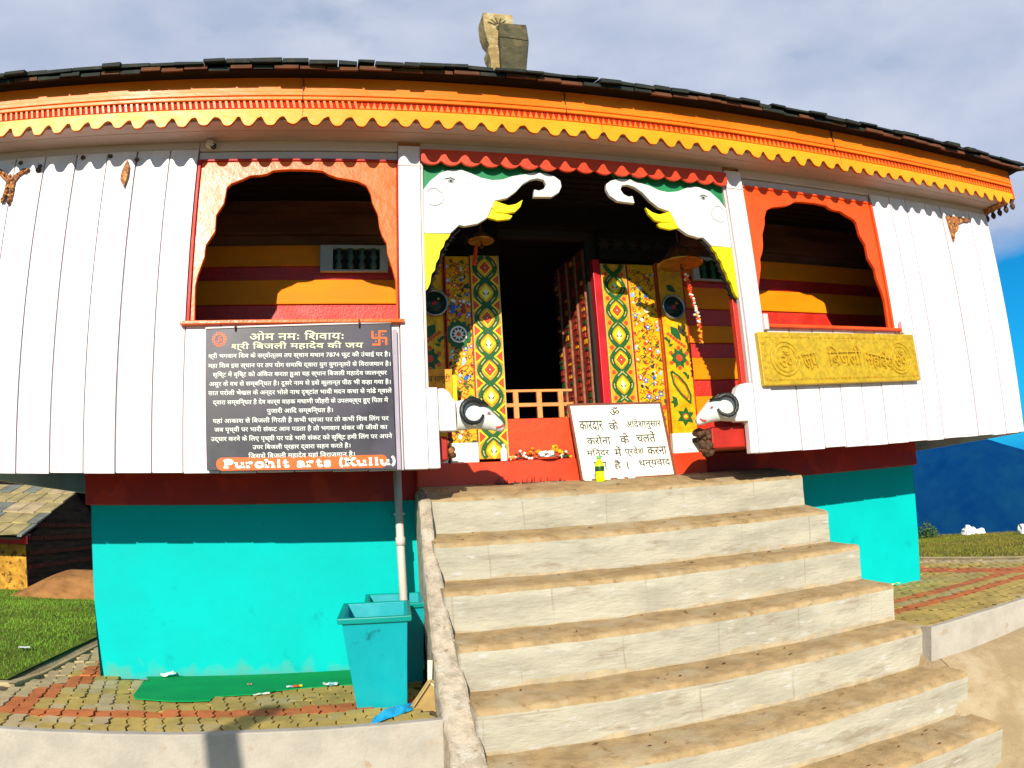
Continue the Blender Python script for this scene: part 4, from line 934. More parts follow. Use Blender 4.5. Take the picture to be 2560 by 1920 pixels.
for j in range(nyc):
    for i in range(SEC):
        a = j*(SEC+1)+i; ck.f.append([a, a+1, a+SEC+2, a+SEC+1]); ck.m.append(0); ck.sm.append(True)
ck.f.append(list(range(SEC, -1, -1))); ck.m.append(0); ck.sm.append(False)
ck.build('side_wall', PLASTER, ST)

# ================================================================== BOARDS AND SIGNS
ib = thing('information_board', 'faded black board of white Hindi lettering with an orange banner at its foot', 'board', (-0.13, 3.09, 0.206))
b0 = MB().hexa([(-0.522,3.082,0.217),(0.266,3.082,0.206),(0.266,3.096,0.206),(-0.522,3.096,0.217),(-0.533,3.082,0.808),(0.258,3.082,0.826),(0.258,3.096,0.826),(-0.533,3.096,0.808)]).build('panel', SIGN_BLK, ib, bevel=0.002)
MB().hexa([(-0.535,3.080,0.8095),(0.260,3.080,0.8275),(0.260,3.098,0.8275),(-0.535,3.098,0.8095),(-0.535,3.080,0.816),(0.260,3.080,0.834),(0.260,3.098,0.834),(-0.535,3.098,0.816)]).build('top_strip', WHITE2, ib)
MB().box(0.2675, 0.284, 3.083, 3.096, 0.206, 0.80).build('side_strip', M('mauve_strip', (0.36, 0.30, 0.36), 0.5), ib)
SY = 3.0818
tx = MB()
LINES = [('श्री भगवान शिव के सर्वोत्तम तप स्थान मथान 7874 फुट की उंचाई पर है।', -0.133, 0.676, 0.770, 0.030),
 ('महा शिव इस स्थान पर तप योग समाधि द्वारा युग युगान्तरों से विराजमान है।', -0.132, 0.635, 0.772, 0.030),
 ('सृष्टि में वृष्टि को अंकित करता हुआ यह स्थान बिजली महादेव जालन्धर', -0.130, 0.597, 0.735, 0.030),
 ('असुर के वध से सम्बन्धित है। दूसरे नाम से इसे कुलान्त पीठ भी कहा गया है।', -0.130, 0.558, 0.764, 0.030),
 ('सात परोली भेखल के अन्दर भोले नाथ दृष्टांत भावी मदन कथा से नांढे ग्वाले', -0.130, 0.520, 0.772, 0.030),
 ('द्वारा सम्बन्धित है देव कार्य वाहक मथाणी जौहरी के उपलक्ष्य हुए पिता में', -0.128, 0.481, 0.735, 0.030),
 ('पुजारी आदि सम्बन्धित है।', -0.130, 0.443, 0.275, 0.030),
 ('यहां आकाश से बिजली गिरती है कभी ध्वजा पर तो कभी शिव लिंग पर', -0.128, 0.404, 0.735, 0.030),
 ('जब पृथ्वी पर भारी संकट आन पडता है तो भगवान शंकर जी जीवों का', -0.128, 0.368, 0.722, 0.030),
 ('उद्धार करने के लिए पृथ्वी पर पडे भारी संकट को सृष्टि हमी लिंग पर अपने', -0.126, 0.330, 0.755, 0.030),
 ('उपर बिजली प्रहार द्वारा सहन करते है।', -0.126, 0.295, 0.405, 0.029),
 ('जिससे बिजली महादेव यहां विराजमान है।', -0.126, 0.262, 0.440, 0.027)]
for body, cx, z, w, h in LINES: tx.text(body, cx, z, w, h, SY, 0, 0.0015, 0.006)
tx.text('ओम नमः शिवायः', -0.143, 0.757, 0.400, 0.040, SY, 1, 0.0015, 0.006)
tx.text('श्री बिजली महादेव की जय', -0.140, 0.711, 0.560, 0.040, SY, 1, 0.0015, 0.006)
tx.build('lettering', [LETTER, LETTER_Y], ib)
bn = MB()
pts = []
for (cx_, sg) in ((0.205, 1), (-0.458, -1)):
    for k in range(9): a = math.radians(90-180*k/8)*sg if sg > 0 else math.radians(-90-180*k/8); pts.append((cx_+0.028*math.cos(a), 0.2425+0.0265*math.sin(a)))
pts = [(cx_, z) for cx_, z in pts]
hull = [(0.205+0.024*math.cos(math.radians(90-22.5*k)), 0.2425+0.0262*math.sin(math.radians(90-22.5*k))) for k in range(9)]+[(-0.458+0.024*math.cos(math.radians(270-22.5*k)), 0.2425+0.0262*math.sin(math.radians(270-22.5*k))) for k in range(9)]
bn.prism(hull, SY-0.0012, SY+0.001, 0)
bn.build('orange_banner', SIGN_OR, ib)
# heavy slab lettering of the banner, drawn with strokes
sl = MB()
GL = {  # strokes in a unit box; (points, width) ; serif bars as flat rectangles
 'P': ([((.22,0),(.22,1)), ((.22,1),(.55,1),(.78,.90),(.80,.74),(.70,.58),(.5,.52),(.22,.52))], [(.02,.0,.46),(.02,.94,.3)]),
 'u': ([((.20,.64),(.20,.22),(.30,.07),(.48,.05),(.66,.16),(.72,.3)), ((.74,.66),(.74,.02))], [(.02,.60,.30),(.58,.60,.86),(.70,.0,.94)]),
 'r': ([((.24,0),(.24,.66)), ((.24,.42),(.40,.62),(.58,.66),(.72,.58))], [(.04,.0,.50),(.04,.60,.30)]),
 'o': ([((.5,.66),(.24,.58),(.14,.33),(.24,.09),(.5,.02),(.76,.09),(.86,.33),(.76,.58),(.5,.66))], []),
 'h': ([((.22,0),(.22,1)), ((.22,.44),(.38,.62),(.58,.66),(.74,.54),(.76,.0))], [(.02,.0,.42),(.02,.94,.26),(.58,.0,.96)]),
 'i': ([((.5,0),(.5,.66)), ((.5,.86),(.5,.97))], [(.24,.0,.78),(.24,.60,.54)]),
 't': ([((.42,.92),(.42,.2),(.52,.05),(.72,.04),(.86,.16))], [(.12,.60,.84)]),
 'a': ([((.18,.52),(.34,.66),(.60,.64),(.70,.48),(.70,.10)), ((.70,.40),(.40,.36),(.18,.22),(.24,.05),(.44,.02),(.70,.18))], [(.66,.0,.92)]),
 's': ([((.80,.52),(.62,.66),(.34,.64),(.22,.50),(.36,.38),(.64,.30),(.80,.18),(.66,.03),(.36,.02),(.18,.15))], []),
 'K': ([((.20,0),(.20,1)), ((.82,.98),(.24,.44)), ((.40,.58),(.84,.02))], [(.02,.0,.42),(.02,.94,.42),(.62,.94,.98),(.64,.0,1.0)]),
 'l': ([((.5,0),(.5,1))], [(.22,.0,.80),(.22,.94,.54)]),
 '(': ([((.70,1.08),(.46,.85),(.38,.48),(.46,.10),(.70,-.12))], []), ')': ([((.30,1.08),(.54,.85),(.62,.48),(.54,.10),(.30,-.12))], [])}
xq = -0.452
for ch, adv in (*[(c_, w0*0.905) for c_, w0 in (('P',.052),('u',.052),('r',.042),('o',.047),('h',.052),('i',.029),('t',.036),(' ',.030),('a',.046),('r',.042),('t',.036),('s',.040),(' ',.030),('(',.028),('K',.056),('u',.052),('l',.028),('l',.028),('u',.052),(')',.026))],):
    if ch in GL:
        for st_p in GL[ch][0]: sl.ribbon([(xq+a*adv, 0.2275+b*0.030) for a, b in st_p], 0.0105, SY-0.0020, 0, 0.001)
        for a, zb, b in GL[ch][1]: sl.box(xq+a*adv, xq+b*adv, SY-0.00215, SY-0.001, 0.2275+zb*0.030-0.0025, 0.2275+zb*0.030+0.004)
    xq += adv*0.985
sl.build('banner_lettering', LETTER, ib)
em = MB(); sx, sz, a_ = 0.2085, 0.7625, 0.029; w_ = 0.0085
em.ribbon([(sx-a_, sz+a_), (sx-a_, sz), (sx+a_, sz), (sx+a_, sz-a_)], w_, SY-0.0012); em.ribbon([(sx+a_, sz+a_), (sx, sz+a_), (sx, sz-a_), (sx-a_, sz-a_)], w_, SY-0.0014)
for q in ((-.5, .5), (.5, .5), (-.5, -.5), (.5, -.5)): em.disc(sx+q[0]*a_, sz+q[1]*a_, 0.003, SY-0.001, 0, 8)
em.build('swastika_emblem', SIGN_OR, ib)
em = MB()
for k in range(16): em.leaf(-0.473+0.024*math.cos(k*.3927), 0.763+0.024*math.sin(k*.3927), 0.010, 0.008, k*.3927, SY-0.001, 0)
em.ribbon([(-0.473+0.022*math.cos(k*.3927), 0.763+0.022*math.sin(k*.3927)) for k in range(17)], 0.004, SY-0.0012); em.text('ॐ', -0.473, 0.750, 0.024, 0.026, SY, 0, 0.0015)
em.build('sun_emblem', SIGN_OR, ib)
for xq, zt in ((-0.405, 0.832), (0.123, 0.842)):
    MB().tube([(xq, 3.076, zt), (xq, 3.066, zt-0.012), (xq+0.002, 3.079, zt-0.035)], 0.0035, 6).build('wire_hook', DARKBR, ib)

gb = thing('gold_name_board', 'golden embossed name board with a round medallion at each end', 'board', (2.57, 3.08, 0.53))
GY = 3.065
MB().hexa([(2.036,GY,0.529),(3.131,GY,0.545),(3.131,GY+0.035,0.545),(2.036,GY+0.035,0.529),(2.030,GY,0.800),(3.121,GY,0.808),(3.121,GY+0.035,0.808),(2.030,GY+0.035,0.800)]).build('panel', GOLD, gb, bevel=0.004)
ln = MB()
def gl(x, t): return (0.529+0.016*(x-2.036)/1.095)*(1-t)+(0.800+0.008*(x-2.030)/1.09)*t
for t in (0.10, 0.90):
    xq = 2.07
    while xq < 3.09: ln.box(xq, xq+random.uniform(.010, .024), GY-0.0022, GY+0.001, gl(xq, t)-0.0035, gl(xq, t)+0.0035, random.choice((0, 1))); xq += 0.027
for xq in (2.056, 3.104):
    for t in range(1, 9): ln.box(xq-0.004, xq+0.004, GY-0.0022, GY+0.001, gl(xq, t/9)-0.006, gl(xq, t/9)+0.006, 1 if t % 2 else 0)
ln.build('border_relief', [GOLD, GOLDD], gb)
for cx_, cz_ in ((2.182, 0.664), (2.985, 0.670)):
    d_ = MB()
    for r_ in (0.086, 0.066):
        d_.tube([(cx_+r_*math.cos(k*math.pi/18), GY-0.001, cz_+r_*math.sin(k*math.pi/18)) for k in range(37)], 0.0042, 7, 0)
    d_.ribbon([(cx_+0.0895*math.cos(k*math.pi/18), cz_+0.0895*math.sin(k*math.pi/18)) for k in range(37)], 0.004, GY-0.0008, 1)
    d_.text('ॐ', cx_+0.003, cz_-0.047, 0.080, 0.085, GY, 1, 0.0015, 0.02); d_.text('ॐ', cx_, cz_-0.044, 0.080, 0.085, GY, 0, 0.007)  # darker copy, set lower, paints the symbol's drop shadow
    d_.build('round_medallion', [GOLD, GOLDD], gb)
lt = MB()
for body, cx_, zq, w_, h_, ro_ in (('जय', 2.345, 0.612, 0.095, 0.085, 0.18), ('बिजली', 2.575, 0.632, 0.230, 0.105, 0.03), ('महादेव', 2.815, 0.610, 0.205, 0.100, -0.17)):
    lt.text(body, cx_+0.004, zq-0.005, w_, h_, GY, 1, 0.0012, 0.02, ro_); lt.text(body, cx_, zq, w_, h_, GY, 0, 0.007, 0.0, ro_)  # darker copy offset down and right paints each word's drop shadow
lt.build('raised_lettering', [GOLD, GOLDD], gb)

nb = thing('notice_board', 'cream notice board with black Hindi handwriting leaning beside the door', 'board', (1.50, 3.64, 0.15))
def nbp(u, v, d=0.0):   # u across, v up the leaning board
    x = 1.255+0.533*u+0.0*v-0.026*v; z = 0.150+0.405*v; y = 3.640+0.062*v
    return (x, y-d*0.985, z+d*0.15)
def nq(m_, u0, u1, v0, v1, d0, d1, mi):
    m_.hexa([nbp(u0,v0,d1),nbp(u1,v0,d1),nbp(u1,v0,d0),nbp(u0,v0,d0),nbp(u0,v1,d1),nbp(u1,v1,d1),nbp(u1,v1,d0),nbp(u0,v1,d0)], mi)
q_ = MB(); nq(q_, 0, 1, 0, 1, -0.012, 0, 0); q_.build('panel', NOTICE, nb)
q_ = MB(); nq(q_, -0.008, 0.012, -0.005, 1.005, -0.012, 0.005, 0); nq(q_, 0.985, 1.012, -0.005, 1.005, -0.012, 0.005, 0); nq(q_, 0.0125, 0.9845, 0.985, 1.01, -0.012, 0.005, 0); nq(q_, 0.0125, 0.9845, -0.012, 0.012, -0.012, 0.005, 0); q_.build('frame', BROWNF, nb, bevel=0.001)
q_ = MB()
def ntext(body, u, v, w, h, rot=0.0):
    vs, fs = text_geo(body, 0.008); xs_ = [p[0] for p in vs]; zs_ = [p[1] for p in vs]
    x0, x1, z0, z1 = min(xs_), max(xs_), min(zs_), max(zs_)
    q_.add([nbp(u+((a-x0)/(x1-x0)-0.5)*w, v+(b-z0)/(z1-z0)*h, 0.0002+(0.0012 if c > 0 else 0)) for a, b, c in vs], fs)
ntext('ॐ', 0.47, 0.845, 0.105, 0.11)
for body, u, v, w, h in (('कारदार', 0.195, 0.64, 0.245, 0.135), ('के', 0.43, 0.64, 0.10, 0.145), ('आदेशानुसार', 0.76, 0.635, 0.39, 0.15), ('करोना', 0.245, 0.455, 0.25, 0.135), ('के', 0.52, 0.455, 0.10, 0.145), ('चलतें', 0.755, 0.46, 0.21, 0.15),
    ('मन्दिर', 0.215, 0.285, 0.235, 0.125), ('में', 0.425, 0.29, 0.075, 0.135), ('प्रवेश', 0.60, 0.27, 0.205, 0.145), ('करना', 0.85, 0.285, 0.215, 0.11), ('मना', 0.215, 0.125, 0.135, 0.105), ('है', 0.395, 0.115, 0.075, 0.13), ('।', 0.50, 0.115, 0.012, 0.10), ('धन्यवाद', 0.80, 0.11, 0.345, 0.115)):
    ntext(body, u, v, w, h)
q_.build('lettering', INK, nb)

# ================================================================== THINGS AT THE ENTRANCE
bo = thing('drink_bottle', 'lime green soft drink bottle standing before the cream notice board', 'bottle', (1.325, 3.560, 0.137))
bx_, by_ = 1.325, 3.560
MB().lathe([(0.021, 0.135), (0.0235, 0.139), (0.0235, 0.160), (0.0215, 0.175), (0.0235, 0.190), (0.0235, 0.215), (0.020, 0.230), (0.011, 0.246), (0.0085, 0.252)], (bx_, by_, 0), 20).build('body', BOTTLE, bo)
MB().lathe([(0.0242, 0.189), (0.0244, 0.190), (0.0244, 0.213), (0.0242, 0.214)], (bx_, by_, 0), 20).build('label', M('dark_green_label', (0.02, 0.07, 0.02), 0.4), bo)
MB().lathe([(0.0105, 0.252), (0.0108, 0.254), (0.0105, 0.264), (0.009, 0.266)], (bx_, by_, 0), 14).build('cap', CAPG, bo)
tag(MB().box(0.925, 1.235, 3.722, 3.770, 0.2722, 0.2745).build('offering_cloth', PETAL_R, origin=(1.08, 3.745, 0.272)), 'strip of red cloth under the offerings on the door sill', 'cloth')
pt = thing('steel_plate', 'shiny steel plate heaped with white offerings on the red door sill', 'plate', (1.105, 3.735, 0.273))
MB().lathe([(0.045, 0.2735), (0.058, 0.276), (0.072, 0.287), (0.074, 0.287), (0.060, 0.2785)], (1.105, 3.738, 0), 26).build('dish', STEEL, pt)
hp = MB()
for k in range(26): hp.lathe([(0.001, -0.010), (0.012, -0.004), (0.012, 0.003), (0.001, 0.010)], (1.105+jit(0.036), 3.738+jit(0.025), 0.296+0.018*random.random()), 7, 0 if random.random() < .75 else 1)
hp.build('heap', [PETAL_W, STEEL], pt)
def flowers(label, x, y, z, n, mats, sp, hh, r=0.010):
    p = MB()
    for k in range(n):
        t = random.uniform(-1, 1)
        p.lathe([(0.001, -r), (r*.9, -r*.4), (r, r*.2), (0.001, r*.8)], (x+sp*t, y+jit(0.012), z+r+hh*(1-abs(t))*random.random()), 6, random.randrange(len(mats)))
    return tag(p.build('flower_offering', mats, origin=(x, y, z)), label, 'flowers', 'flower offerings on the door sill')
flowers('heap of white and yellow petals between red petals and steel plate', 0.960, 3.738, 0.2735, 34, [PETAL_W, OCHRE, PETAL_W, DARKBR], 0.065, 0.045, 0.009)
flowers('bright orange marigold heap behind the steel plate', 1.050, 3.765, 0.30, 26, [PETAL, VERMIL, PETAL], 0.05, 0.055)
flowers('yellow marigold heap next to the notice board', 1.165, 3.766, 0.30, 22, [PETAL, LEMON, OCHRE], 0.035, 0.055)
flowers('dark mixed leaves and white petals between plate and notice board', 1.205, 3.738, 0.2735, 24, [DARKBR, PETAL_W, GREEN_D, PETAL], 0.035, 0.03)
flowers('scattered red petals between the small white bottle and white petal heap', 0.895, 3.738, 0.2735, 16, [PETAL_R, PETAL, PETAL_R], 0.035, 0.02, 0.008)
ash = MB()
for k in range(90):
    x = random.uniform(0.80, 1.19); y = random.uniform(3.665, 3.708); z = landing_z(y)+0.004
    if k < 22: ash.tube([(x, y, z), (x+jit(0.006), y, z+random.uniform(0.012, 0.034))], 0.0018, 5)
    else: ash.disc(x, z, random.uniform(.002, .006), y, 0, 6, 1.6, 0, 0.006)
tag(ash.build('incense_sticks', INK), 'burnt black incense stubs along the foot of the red sill', 'incense')
cl_ = MB()
for k in range(14): cl_.disc(1.20+jit(0.0), 0, 0.001, 3.6, 0, 5)
pe = MB()
for xq, r_ in ((1.272, 0.018), (1.378, 0.015), (1.452, 0.017), (1.512, 0.018)):
    zz = landing_z(3.6)+0.002
    pe.hexa([(xq-r_,3.595,zz),(xq+r_,3.590,zz),(xq+r_*1.1,3.622,zz+.006),(xq-r_*.8,3.620,zz+.006),(xq-r_,3.595,zz+.006),(xq+r_,3.590,zz+.004),(xq+r_*1.1,3.622,zz+.012),(xq-r_*.8,3.620,zz+.010)])
    o = pe.build('paper_scrap', PETAL_W, origin=(xq, 3.60, zz)); pe = MB()
    tag(o, {1.272: 'pinkish paper scrap left of the lime bottle', 1.378: 'small paper scrap just right of the lime bottle', 1.452: 'paper scrap under the middle of the notice board', 1.512: 'paper scrap under the right part of the notice board'}[xq], 'paper', 'paper scraps on the top step')
wbx = thing('water_bottle', 'small white bottle standing before the left painted jamb', 'bottle', (0.868, 3.725, 0.273))
MB().lathe([(0.017, 0.2735), (0.018, 0.276), (0.018, 0.325), (0.014, 0.338), (0.008, 0.345)], (0.873, 3.729, 0), 16).build('body', PLASTW, wbx)
MB().lathe([(0.0095, 0.345), (0.0095, 0.360), (0.008, 0.362)], (0.873, 3.729, 0), 12).build('cap', PLASTW, wbx)

# bells hung in the gallery
def bell(label, x, y, zm, r, h, mouth, zt):
    t = thing('hanging_bell', label, 'bell', (x, y, zm), 'bells hung at the entrance')
    MB().lathe([(r*0.96, zm+0.002), (r*1.02, zm), (r, zm+0.008), (r*0.86, zm+h*0.25), (r*0.62, zm+h*0.55), (r*0.40, zm+h*0.85), (r*0.18, zm+h), (0.006, zm+h*1.05)], (x, y, 0), 28).build('bell_body', BRASS, t)
    MB().tube([(x, y, zm+h*0.6), (x+.003, y, zm-0.02)], 0.004, 6).lathe([(0.002, zm-0.040), (0.012, zm-0.030), (0.012, zm-0.020), (0.002, zm-0.012)], (x+0.003, y, 0), 10).build('clapper', DARKBR, t)
    MB().tube([(x, y, zm+h), (x, y, zt)], 0.005, 6).build('chain', DARKBR, t)
    return t
bell('large flared brass bell above a long tasselled cord beside the door', 1.845, 3.45, 1.270, 0.122, 0.105, 0, 1.70)
bell('small dull brass bell hanging in shade with a short red cord', 0.770, 3.55, 1.390, 0.066, 0.055, 0, 1.70)
tz = MB(); xq = 1.868
for k in range(46):
    z = 1.225-0.0062*k; tz.lathe([(0.001, -.008), (.009, -.003), (.009, .003), (.001, .008)], (xq+0.05*k/46+jit(.009), 3.45+jit(.009), z), 6, random.choice((0, 0, 1, 2)))
for k in range(30):
    z = 0.95-0.004*k; tz.lathe([(0.001, -.008), (.007, -.003), (.007, .003), (.001, .008)], (xq+0.048+jit(.008), 3.45+jit(.008), z), 6, random.choice((0, 1)))
tz.tube([(1.85, 3.45, 1.24), (1.868, 3.45, 1.20), (1.92, 3.45, 0.93)], 0.005, 6, 0)
tag(tz.build('tasselled_cord', [VERMIL, PETAL, CREAM], origin=(1.868, 3.45, 0.9)), 'red and orange tasselled cord dangling below the large brass bell', 'cord')
tz = MB()
for k in range(10): tz.lathe([(0.001, -.009), (.010, -.003), (.010, .003), (.001, .009)], (0.730+0.012*k/10+jit(.003), 3.55, 1.270+0.0095*k), 7, 0)
tz.tube([(0.735, 3.55, 1.26), (0.748, 3.55, 1.38)], 0.004, 6, 0)
tag(tz.build('tasselled_cord', [VERMIL], origin=(0.738, 3.55, 1.27)), 'short red cord hanging under the dull brass bell', 'cord')

cc = thing('security_camera', 'small white security camera above the left window', 'camera', (-0.567, 3.09, 1.685))
MB().lathe([(0.020, 0.0), (0.024, 0.006), (0.024, 0.020), (0.018, 0.030), (0.018, 0.034)], (-0.575, 3.108, 1.690), 18, 0, 'y').build('housing', M('cream_plastic', (0.62, 0.56, 0.42), 0.4), cc)
MB().lathe([(0.0135, 0.0), (0.015, 0.012)], (-0.556, 3.082, 1.668), 16, 0, 'y').build('lens', GLASSD, cc)
MB().tube([(-0.575, 3.09, 1.690), (-0.556, 3.082, 1.668)], 0.016, 14).build('barrel', M('cream_plastic', (0.62, 0.56, 0.42), 0.4), cc)

# ================================================================== DOWN PIPE, BINS AND LITTER
pp = thing('drain_pipe', 'pale grey drain pipe running down the turquoise wall behind the bins', 'pipe', (0.313, 3.61, -0.76))
MB().tube([(0.313, 3.615, 0.322), (0.313, 3.612, -0.2), (0.3135, 3.606, -0.755)], 0.0195, 16).build('pipe', PIPEM, pp)
MB().tube([(0.313, 3.6125, -0.085), (0.313, 3.6115, -0.125)], 0.0235, 16).build('pipe_joint', PIPEM, pp)
MB().box(0.286, 0.340, 3.60, 3.80, 0.02, 0.032).build('pipe_clamp', GREYM, pp)

def bin_mesh(part):
    b = MB(); H = 0.372; w0, w1, d0, d1 = 0.096, 0.124, 0.150, 0.190; t = 0.006
    def ring(z, k, ins=0.0): w = w0+(w1-w0)*k-ins; d = d0+(d1-d0)*k-ins; return [(-w, -d, z), (w, -d, z), (w, d, z), (-w, d, z)]
    if part == 'body':
        rs = [ring(0, 0), ring(H*0.03, 0.03), ring(H*0.9, 0.9), ring(H, 1), ring(H, 1, t), ring(0.012, 0.02, t)]
    else:
        rs = [ring(H-0.020, 0.97, -0.002), ring(H-0.020, 0.97, -0.014), ring(H+0.002, 1, -0.016), ring(H+0.004, 1, 0.0), ring(H-0.004, 1, t+0.001)]
    for r in rs: b.v += r
    for i in range(len(rs)-1):
        for j in range(4): b.f.append([i*4+j, i*4+(j+1) % 4, (i+1)*4+(j+1) % 4, (i+1)*4+j]); b.m.append(0); b.sm.append(False)
    if part == 'body':
        b.f.append([3, 2, 1, 0]); b.m.append(0); b.sm.append(False); o = (len(rs)-1)*4; b.f.append([o, o+1, o+2, o+3]); b.m.append(0); b.sm.append(False)
    return b
bins = []
bb = thing('litter_bin', 'turquoise plastic bin nearest the kerb, fully visible and lit in front', 'bin', (0.150, 3.005, -0.728), 'open litter bins by the stair')
WLOC[bb.name] = Vector((0, 0, 0))
bin_mesh('body').build('body', BINM, bb, bevel=0.008, seg=3); bin_mesh('rim').build('rim', BINR, bb, bevel=0.003)
bb.rotation_euler = (math.radians(2.0), math.radians(-0.8), math.radians(-4.5))
b2 = bb.copy(); COL.objects.link(b2); b2.location = Vector((0.262, 3.475, -0.738))*S; b2.rotation_euler = (math.radians(1.0), 0, math.radians(-3.0))
b2['label'] = 'shaded green bin tucked behind the front one against the stair side'
for ch in list(bb.children):
    c_ = ch.copy(); COL.objects.link(c_); c_.parent = b2

du = thing('dustpan', 'tan plastic dustpan with pale handle leaning on the stair side', 'dustpan', (0.28, 2.77, -0.72))
U_ = Vector((0.055, 0.0, 0.075)).normalized(); V_ = Vector((0.065, 0.01, -0.070)).normalized(); W_ = Vector((0.35, -0.93, 0.1)).normalized()
def dp(u, v, w): return tuple(Vector((0.242, 2.775, -0.710))+(U_*u+V_*v+W_*w)*0.93)
pa = MB()
def dbx(u0, u1, v0, v1, w0, w1): pa.hexa([dp(u0,v0,w0),dp(u1,v0,w0),dp(u1,v1,w0),dp(u0,v1,w0),dp(u0,v0,w1),dp(u1,v0,w1),dp(u1,v1,w1),dp(u0,v1,w1)])
dbx(0, 0.135, -0.005, 0.088, 0, 0.004); dbx(0.128, 0.135, -0.005, 0.088, 0.004, 0.034); dbx(0, 0.128, -0.005, 0.000, 0.004, 0.026); dbx(0, 0.128, 0.084, 0.088, 0.004, 0.026)
pa.build('tray', PANM, du, bevel=0.002)
MB().tube([dp(0.128, 0.052, 0.016), (0.318, 2.772, -0.612), (0.325, 2.776, -0.534)], [0.010, 0.0095, 0.0105], 10).build('handle', M('ivory_plastic', (0.74, 0.66, 0.46), 0.45), du)
bl = MB(); nu, nv = 22, 16
for j in range(nv+1):
    for i in range(nu+1):
        u, v = i/nu, j/nv
        x = 0.078+0.165*u+0.02*v; y = 2.60+0.20*u*0.9+0.11*(v-0.35)-0.02*noise.noise((u*3, v*3, 3)); e_ = min(u, 1-u, v, 1-v)
        z = pz(x, y)+0.004+0.030*max(0, e_*2)**0.6*(0.65+noise.noise((u*4.2, v*4.2, 1)))+0.010*abs(noise.noise((u*9, v*9, 8)))
        bl.v.append((x+0.006*noise.noise((u*6, v*6, 2)), y, max(z, pz(x, y)+0.003)))
for j in range(nv):
    for i in range(nu): a = j*(nu+1)+i; bl.f.append([a, a+1, a+nu+2, a+nu+1]); bl.m.append(0); bl.sm.append(True)
tag(bl.build('crumpled_cloth', BLUEC, origin=(0.17, 2.69, -0.72)), 'bright blue crumpled cloth lying on the pavers before the front bin', 'cloth')
# green paint spilled over the pavers along the wall
gm = [(-1.005,3.772),(-0.985,3.60),(-0.955,3.40),(-0.930,3.22),(-0.900,3.13),(-0.820,3.11),(-0.740,3.085),(-0.640,3.085),(-0.565,3.10),(-0.560,3.19),(-0.50,3.21),(-0.42,3.225),(-0.34,3.235),(-0.305,3.30),(-0.22,3.33),(-0.12,3.35),(-0.02,3.36),(0.10,3.37),(0.25,3.40),(0.40,3.42),(0.41,3.77)]
pm = MB(); n = len(gm)
pm.add([(x, y, pz(x, y)+0.0055) for x, y in gm]+[(x, y, pz(x, y)+0.001) for x, y in gm], [tuple(range(n))]+[(i, n+i, n+(i+1) % n, (i+1) % n) for i in range(n)])
struct(pm.build('green_ground_patch', MATG))
def litter(label, x, y, w, d, mats, rot, cat='litter', name='litter_wrapper', lift=0.010):
    p = MB(); z = pz(x, y); c_, s_ = math.cos(rot), math.sin(rot)
    if x < -1.66: z = lawn_z(x, y)+0.012
    if y < 2.5: z = gz(x, y)+0.003
    vs = []; n1_, n2_ = 5, 3
    for j in range(n2_+1):
        for i in range(n1_+1):
            a, b = (i/n1_-.5)*w, (j/n2_-.5)*d; vs.append((x+a*c_-b*s_, y+a*s_+b*c_, z+0.009+lift*(0.5+noise.noise((i*1.3+x*9, j*1.7, 2)))*0.8))
    for j in range(n2_):
        for i in range(n1_): q = j*(n1_+1)+i; p.f.append([q, q+1, q+n1_+2, q+n1_+1]); p.m.append(min(len(mats)-1, i*len(mats)//n1_)); p.sm.append(False)
    p.v = vs
    o = p.build(name, mats, origin=(x, y, z)); return tag(o, label, cat, 'litter on the ground')
litter('white wrapper scrap at the foot of the turquoise wall', -0.885, 3.74, 0.085, 0.05, [PLASTW, CREAM], 0.1, lift=0.035)
litter('orange and yellow snack wrapper on the green paint', -0.222, 3.345, 0.072, 0.04, [PLASTW, VERMIL, LEMON], 0.15)
litter('grey white wrapper on the green paint near the front bin', -0.062, 3.335, 0.065, 0.045, [PLASTW, SKYP, PLASTW], -0.2, lift=0.02)
litter('flattened pale wrapper at the edge of the green paint', -0.355, 3.185, 0.075, 0.03, [CREAM, PETAL_W], 0.35)
litter('tiny pink scrap in the middle of the green paint', -0.435, 3.44, 0.022, 0.02, [M('pink_scrap', (0.6, 0.25, 0.2))], 0.2)
litter('small grey scrap left of the green paint', -0.985, 3.62, 0.04, 0.03, [GREYL], 0.3)
litter('white scrap lying alone on the lawn', -1.90, 4.25, 0.075, 0.05, [PLASTW], 0.3)
litter('crushed pale wrapper on the earth below the kerb', 0.222, 2.235, 0.045, 0.035, [PETAL_W, GREYL], 0.5)
litter('small red scrap on the earth below the kerb', 0.125, 2.185, 0.022, 0.02, [PETAL_R], 0.5)
litter('pale scrap at the foot of the turquoise wall beside the steps', 3.40, 3.755, 0.10, 0.05, [CREAM, LEMON], 0.1, lift=0.03)

lv = MB(); rl = random.Random(21)
for k in range(7):
    for _ in range(10 if k else 8):
        x = rl.uniform(0.5, 2.3); y = YK[k]+rl.uniform(0.03, 0.21 if k else 0.3); f_ = (y-YK[k])/(((YK[k-1] if k else 3.72)-YK[k]))
        z = (landing_z(y) if k == 0 else ZK[k]*(1-f_)+ZB[k]*f_)+0.004; a = rl.uniform(0, 6.28); l_ = rl.uniform(0.006, 0.017); w_ = l_*rl.uniform(.25, .5)
        c_, s_ = math.cos(a), math.sin(a)
        lv.add([(x+l_*c_, y+l_*s_, z+.002), (x-w_*s_, y+w_*c_, z+.005), (x-l_*c_, y-l_*s_, z+.001), (x+w_*s_, y-w_*c_, z+.001)], [(0,1,2),(0,2,3)])
struct(lv.build('leaf_litter', DARKBR), 'stuff')

